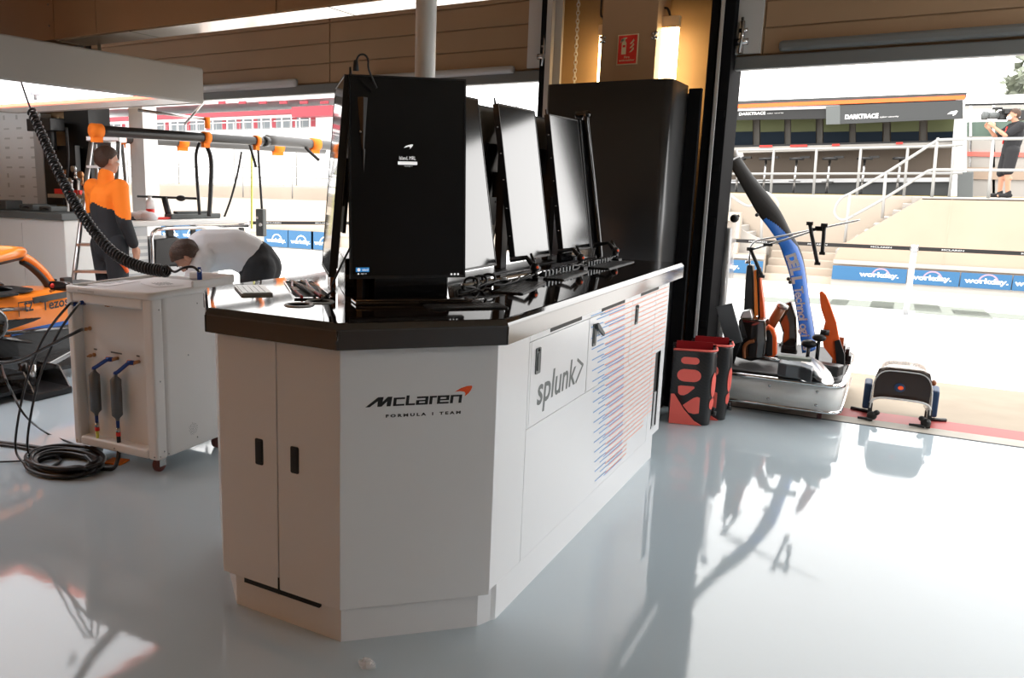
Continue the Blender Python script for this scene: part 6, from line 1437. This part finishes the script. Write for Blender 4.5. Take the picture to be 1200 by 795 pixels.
pb3 = Vector((3.6, pb.y+.1, gz(pb.y))); 
pb4 = onD(290, 258, 13.0); pb4 = Vector((pb4.x, pb4.y, gz(pb4.y))); h4p = bpost(pb4, 'steel barrier post standing right of the pale bench, beyond the left door')
def tape(a, c_, lab):
    d_ = (c_-a); n_ = d_.cross(Z3).normalized()*.004; b = MB(); b.prism([a-Z3*.026-n_, c_-Z3*.026-n_, c_+Z3*.026-n_, a+Z3*.026-n_], n_*2); t = thing('barrier_tape', b, 'black_plastic', lab, 'tape')
    b = MB(); k_ = int(d_.length/.75)
    for i in range(1, k_+1):
        p_ = a+d_*((i-.5)/k_); x = d_.normalized()
        if x.cross(Z3).y > 0: pass
        nn = x.cross(Z3); 
        if nn.y > 0: x = -x; 
        put2d(b, text2d('MCLAREN', 1, .02), p_-Z3*.011-x*.12, x, Z3, fit=(.25, .022), lift=.006)
    part('tape_lettering', b, 'galvanised', t); return t
tape(h1p, Vector((3.6, pb.y+.1, h1p.z-.01)), 'black barrier tape running right from the steel post')
tape(h2p, h1p, 'black barrier tape stretched between the two steel posts behind the wing')
e_ = onD(420, 266, 11.5); tape(h4p, Vector((-6.2, 13.0, h4p.z-.02)), 'black barrier tape beyond the bent man')
# railings
RG = 'rail_grey'
def railing(name, top, mid, posts, y, lab, r=.028, seg_top=None):
    t = empty(name, onY(*posts[0][1], y), lab, 'railing')
    for nm, pts in (('top_rail', top), ('middle_rail', mid)):
        if pts: b = MB(); b.tube(spline([onY(u, v, y) for u, v in pts], 5) if len(pts) > 2 else [onY(u, v, y) for u, v in pts], r, 10); part(nm, b, 'rail_grey', t)
    for a, c_ in posts:
        b = MB(); b.cyl(onY(*a, y), onY(*c_, y), r, 10); part('post', b, 'rail_grey', t)
    return t
railing('platform_railing', [(790, 177.5), (1062, 172.5), (1128, 170)], [(790, 204), (1062, 203.5), (1128, 203)], [((858, 176), (854, 228)), ((907, 175), (903, 228)), ((957, 175), (953, 229)), ((1009, 174), (1004, 229.5)), ((1064, 173), (1059, 230)), ((1119, 171), (1112, 232))], 21.6, 'grey tube railing running along the platform in front of the pit stand')
railing('stair_railing', [(1200, 162.5), (1150, 163), (1101, 164), (1096, 166), (1041, 201), (1000, 225), (988, 231), (981, 239), (978, 248), (980, 254), (986, 258), (992, 257), (1000, 253)], [(1000, 253), (1036, 233), (1082, 204), (1090, 200), (1100, 199), (1150, 199.5), (1240, 199.5)], [((1038, 202), (1034, 256)), ((996, 227), (990, 284)), ((1098, 166), (1092, 232)), ((1164, 163), (1158, 233))], YWL+.15, 'grey handrail that follows the right-hand stairs and ends in a rounded loop')
railing('stair_railing', [(838, 217), (850, 225), (878, 242), (893, 226), (905, 230), (912, 240), (908, 246)], None, [((856, 228), (853, 262)), ((893, 246), (892, 280))], 19.25, 'grey handrail of the left-hand stairs, mostly behind the tall wing blade')
# far railing and fence seen through the left door
for v, yy, lab in ((196, 20.0, 'pale railing along the pit wall seen through the left door'),):
    t = empty('platform_railing', (-13, yy, PT), lab, 'railing'); b = MB()
    for z in (1.95, 1.62): b2 = MB(); b2.tube([(-34, yy, z), (-8, yy, z)], .022, 8); part('rail', b2, 'rail_grey', t)
    for x in range(-34, -7, 2): b2 = MB(); b2.cyl((x, yy, 1.0), (x, yy, 1.95), .022, 8); part('post', b2, 'rail_grey', t)
t = empty('mesh_fence', (-20, 24, PT), 'pale tall wire fence beyond the pit wall seen through the left door', 'fence')
for x in range(-46, -8, 3): b = MB(); b.cyl((x, 24, PT), (x, 24, PT+2.3), .03, 8); part('post', b, 'rail_grey', t)
b = MB()
for z in [PT+.1+i*.22 for i in range(11)]: b.tube([(-46, 24, z), (-9, 24, z)], .006, 4)
for i in range(124): b.tube([(-46+i*.3, 24, PT), (-46+i*.3, 24, PT+2.3)], .006, 4)
part('wire_mesh', b, 'rail_grey', t, kind='stuff')
# ---------------------------------------------------------------- pit stand of the team
YS = 24.0
ps = empty('pit_stand', (-1.8, YS, PT), 'long dark team stand with a row of screens on the raised platform', 'stand')
S = lambda u, v, dy=0: onY(u, v, YS+dy)
xl_, xr_ = S(780, 130).x, S(1131, 114).x
zr = S(1000, 119).z
b = MB(); b.box((xl_, YS-.6, zr-.03), (xr_, YS+2.6, zr+.06)); part('roof', b, 'stand_grey', ps)
b = MB(); a0 = onY(840, 125.6, YS-.64); c0 = onY(1131, 114, YS-.64); b.prism([a0-Z3*.045, c0-Z3*.045, c0+Z3*.045, a0+Z3*.045], (0, .05, 0)); part('roof_edge', b, 'papaya_deep', ps, 'orange roof edge')
def quad(name, P, th, m_, par, lab=None, bev=0):
    b = MB(); b.prism(P, (0, th, 0)); return part(name, b, m_, par, lab, bev=bev)
Q = lambda pts, dy: [onY(u, v, YS+dy) for u, v in pts]
fl = quad('fascia', Q([(840, 129), (984, 126), (984, 139), (840, 141)], -.50), .06, 'stand_dark', ps)
quad('fascia_trim', Q([(840, 127), (984, 123), (984, 127), (840, 131)], -.56), .05, 'galvanised', ps)
fr2 = quad('sign_board', Q([(984, 123.5), (1128, 117.5), (1128.5, 139), (984, 145.5)], -.62), .06, 'stand_grey', ps, 'grey lit sign board')
quad('sign_return', Q([(968, 125), (984.5, 124), (984.5, 145.5), (968, 146)], -.63), .08, 'grey_rubber', ps)
def word(s, u0, v0, u1, v1, par, dy, bold, m_='logo_white'):
    a = onY(u0, v1, YS+dy); c_ = onY(u1, v1-(u1-u0)*.042, YS+dy); top = onY(u0, v0, YS+dy); b = MB(); put2d(b, text2d(s, 1, bold), a, (c_-a), Z3, fit=((c_-a).length, (top-a).length), lift=.004); part('lettering', b, m_, par)
word('DARKTRACE', 990, 134.5, 1029, 140, fr2, -.625, .05); word('cyber security', 1031, 136.5, 1053, 138.5, fr2, -.625, .0)
word('DARKTRACE', 866, 132, 897, 135.5, fl, -.505, .03); word('cyber security', 899, 132.5, 918, 134, fl, -.505, 0)
b = MB(); P = Q([(1110, 134), (1114, 131), (1121, 129.5), (1122.5, 130.5), (1120, 134), (1116.5, 136), (1117, 133.5)], -.624); b.add(P, [list(range(len(P)))]); part('swoosh', b, 'logo_white', fr2)
# back, screens, posts
quad('rear_wall', Q([(830, 128), (1128, 118), (1130, 232), (830, 228)], .9), .1, 'stand_brown', ps)
scr_ = [(856, 882), (891, 919), (927, 956), (965, 995), (1003, 1034), (1044, 1077), (1087, 1120)]
for i, (u0, u1) in enumerate(scr_):
    vt = 141-.0*i; vb = 170-.6*i
    f_ = quad('screen_upper', Q([(u0, 139.5), (u1, 139), (u1, 154), (u0, 155)], .30), .06, 'stand_green', ps, 'dim green upper screen')
    quad('screen_lower', Q([(u0, 155), (u1, 154), (u1, vb), (u0, vb+.6)], .28), .06, 'stand_navy', ps, 'dark blue lower screen')
for u in (847, 886.5, 923, 960.5, 999, 1039, 1082, 1124): quad('pillar', Q([(u-3.5, 138), (u+3.5, 138), (u+3.5, 173), (u-3.5, 173)], .40), .1, 'stand_post', ps)
quad('desk', Q([(835, 173.5), (1126, 166), (1126, 172), (835, 180)], -.05), .5, 'white_concrete', ps)
quad('desk_edge', Q([(835, 171), (1126, 164), (1126, 167), (835, 175)], .05), .1, 'stand_dark', ps)
for u0, u1, v in ((890, 905, 170.5), (926, 946, 170), (975, 984, 169), (1050, 1058, 167)): quad('red_label', Q([(u0, v), (u1, v-.3), (u1, v+2), (u0, v+2.3)], -.08), .02, 'red_plastic', ps)
quad('skirt', Q([(830, 212), (1122, 210), (1122, 231), (830, 229)], .12), .1, 'stand_grey', ps); quad('skirt_rail', Q([(830, 211), (1122, 208), (1122, 213), (830, 215)], .02), .1, 'galvanised', ps)
quad('shadow_gap', Q([(830, 228), (1122, 230), (1122, 233), (830, 231)], .1), .02, 'stand_dark', ps)
quad('end_post', Q([(1120, 116), (1130, 115), (1129, 233), (1112, 233)], -.3), .15, 'white_paint', ps, 'white end post')
for i, u in enumerate((884, 934, 897.5, 972, 1013, 1055, 1102)):
    pass
labs_ = ['black bar stool under the stand desk, nearest the door jamb', 'black bar stool second from the door jamb', 'black bar stool third from the door jamb', 'black bar stool fourth from the door jamb', 'black bar stool fifth from the door jamb', 'black bar stool nearest the white end post']
st0 = None
for i, (u, v) in enumerate(((866, 186), (898, 185), (934, 184.5), (973, 184), (1014, 183.5), (1056, 183))):
    p_ = onY(u, v, YS-.45)
    if st0 is None:
        base = Vector((p_.x, p_.y, PT)); st0 = empty('bar_stool', base, labs_[0], 'stool', 'bar stools along the stand desk')
        hz_ = p_.z-PT; b = MB(); b.lathe([(.0001, hz_-.04), (.16, hz_-.04), (.18, hz_-.02), (.17, hz_+.02), (.0001, hz_+.025)], base, Z3, 18); b.box((base.x+.08, base.y-.1, base.z+hz_), (base.x+.3, base.y+.1, base.z+hz_+.05)); part('seat', b, 'black_plastic', st0)
        b = MB(); b.cyl(base+Z3*.02, base+Z3*(hz_-.04), .028, 12); part('column', b, 'steel', st0)
        b = MB(); b.lathe([(.2, 0), (.2, .01), (.04, .03)], base, Z3, 20); part('foot', b, 'black_plastic', st0)
        b = MB(); b.tube([base+Vector((.13*math.cos(a), .13*math.sin(a), hz_*.35)) for a in [2*math.pi*k_/16 for k_ in range(16)]], .012, 6, closed=True); part('foot_ring', b, 'black_plastic', st0)
    else:
        o_ = copy_tree(st0, Matrix.Translation(Vector((p_.x, p_.y, PT)))); o_['label'] = labs_[i]
# black crate, cabin and fence by the cameraman
b = MB(); P = [onY(u, v, 22.0) for u, v in ((1123, 202), (1141, 201), (1140, 232), (1122, 232))]; b.prism(P, (0, .3, 0)); thing('black_bin', b, 'grey_rubber', 'black bin standing at the white end post of the stand', 'bin', bev=.02)
YF = 27.0; f_ = lambda u, v: onY(u, v, YF)
t = empty('white_cabin', f_(1170, 230), 'white cabin with glazed front behind the cameraman', 'cabin')
b = MB(); b.prism([f_(1131, 113), (f_(1260, 108)), f_(1260, 121), f_(1131, 123)], (0, 1.5, 0)); part('roof_band', b, 'white_paint', t)
b = MB(); b.prism([f_(1131, 122), f_(1260, 119), f_(1260, 121), f_(1131, 124)], (0, .1, -.0)); part('roof_line', b, 'stand_grey', t)
for u0, u1 in ((1136, 1139), (1163, 1166), (1205, 1209)): b = MB(); b.prism([f_(u0, 122), f_(u1, 122), f_(u1, 231), f_(u0, 231)], (0, .1, 0)); part('cabin_post', b, 'white_paint', t)
b = MB(); b.prism([f_(1133, 160), f_(1260, 160), f_(1260, 231), f_(1133, 231)], (0, .1, 0)); part('lower_panel', b, 'white_concrete', t)
b = MB(); b.prism([f_(1133, 178), f_(1260, 180), f_(1260, 185), f_(1133, 183)], (0, -.04, 0)); part('red_writing_band', b, 'coral', t)
b = MB(); b.prism([onY(u, v, YF+.2) for u, v in ((1133, 143), (1260, 141), (1260, 161), (1133, 161))], (0, .03, 0)); part('green_mesh', b, 'fence_green', t, 'green mesh screen')
b = MB(); b.prism([f_(1133, 196), f_(1260, 198), f_(1260, 212), f_(1133, 210)], (0, -.05, 0)); part('peach_band', b, 'peach_wall', t)
# tree far off at the right
def tree(base, h, r, lab, seed, nl=900):
    t = empty('tree', base, lab, 'tree'); b = MB(); b.tube([base, base+Z3*h*.7], [h*.03, h*.015], 8); part('trunk', b, 'bark', t); b = MB(); r_ = random.Random(seed)
    for i in range(nl):
        a = r_.uniform(0, 6.28); z = r_.uniform(-1, 1); rr = (r_.random()**.35); q_ = math.sqrt(1-z*z); c_ = base+Z3*(h*.68)+Vector((math.cos(a)*q_*rr*r, math.sin(a)*q_*rr*r, z*rr*h*.36)); c_ += Vector((math.sin(a*3)*r*.15, 0, math.cos(z*5)*h*.05))
        s_ = r_.uniform(.25, .6); n1 = Vector((r_.gauss(0, 1), r_.gauss(0, 1), r_.gauss(0, 1))).normalized(); n2 = n1.orthogonal().normalized()
        b.add([c_-n1*s_, c_+n2*s_*.6, c_+n1*s_, c_-n2*s_*.6], [(0, 1, 2, 3)])
    part('foliage', b, 'foliage', t, kind='stuff'); return t
tb_ = onY(1222, 225, 60); tree(Vector((tb_.x, 60, -1)), 11.2, 2.6, 'dark leafy tree far off above the white cabin at the right edge', 1)
tb_ = onY(1196, 225, 75); tree(Vector((tb_.x, 75, -1)), 9.4, 1.4, 'pale distant tree just left of the dark leafy one', 2, 500)
# red and white grandstand building through the left door
YG = 60.0; G_ = lambda u, v, dy=0: onY(u, v, YG+dy)
gb = empty('grandstand', (-60, YG, 0), 'long red and white building far off beyond the pit wall', 'building')
xa_, xb_ = G_(60, 150).x, G_(400, 150).x
z_top = G_(250, 118).z; zt_ = G_(250, 136).z; zw0 = G_(250, 140).z; zw1 = G_(250, 152).z
b = MB(); b.box((xa_, YG, 0), (xb_, YG+12, zw0+.2)); part('wall', b, 'white_paint', gb)
b = MB(); b.box((xa_, YG-1.2, G_(300, 136).z), (xb_, YG+3, G_(300, 131.5).z)); part('red_band', b, 'red_building', gb, 'red fascia band')
b = MB(); b.box((G_(354, 130).x, YG-1.5, G_(354, 138.5).z), (xb_, YG+3, G_(354, 127).z)); part('red_block', b, 'red_building', gb)
b = MB(); b.box((xa_, YG, z_top-.3), (xb_, YG+14, z_top)); part('roof', b, 'white_paint', gb)
for u in range(140, 400, 24):
    b = MB(); b.box((G_(u, 120).x-.4, YG-.1, G_(u, 122).z), (G_(u, 120).x+.5, YG, G_(u, 118.5).z)); part('red_flag', b, 'red_building', gb)
for u in (134, 159, 184, 209, 231, 250, 267, 286, 307, 331, 352):
    c_ = G_(u, 146); w_ = .95; b = MB(); b.box((c_.x-w_, YG-.05, G_(300, 151.5).z), (c_.x+w_, YG-.001, G_(300, 139.5).z)); wn = part('window', b, 'glass_dark', gb)
    b = MB(); b.box((c_.x-.07, YG-.09, G_(300, 151.5).z), (c_.x+.07, YG-.04, G_(300, 139.5).z)); b.box((c_.x-w_, YG-.09, G_(300, 143).z), (c_.x+w_, YG-.04, G_(300, 142.3).z)); part('mullion', b, 'white_paint', wn)
    b = MB(); b.box((c_.x+w_+.25, YG-.06, G_(300, 151).z), (c_.x+w_+.75, YG-.001, G_(300, 139.5).z)); part('red_pier', b, 'red_building', gb)
# ================================================================ LIGHT
w = bpy.data.worlds.new('world'); bpy.context.scene.world = w; w.use_nodes = True
nt = w.node_tree; bg = nt.nodes['Background']
bg.inputs['Color'].default_value = (1.0, .985, .965, 1); bg.inputs['Strength'].default_value = 4.0
sun = bpy.data.lights.new('sun', 'SUN'); sun.energy = 2.0; sun.angle = R(12); sun.color = (1, .95, .88)
so_ = bpy.data.objects.new('sun', sun); C.objects.link(so_); so_.rotation_euler = (R(38), 0, R(-28))
vs = bpy.context.scene.view_settings
vs.view_transform = 'Standard'; vs.look = 'None'; vs.exposure = 0.0; vs.gamma = 1; vs.use_curve_mapping = False
bpy.context.scene.display_settings.display_device = 'sRGB'
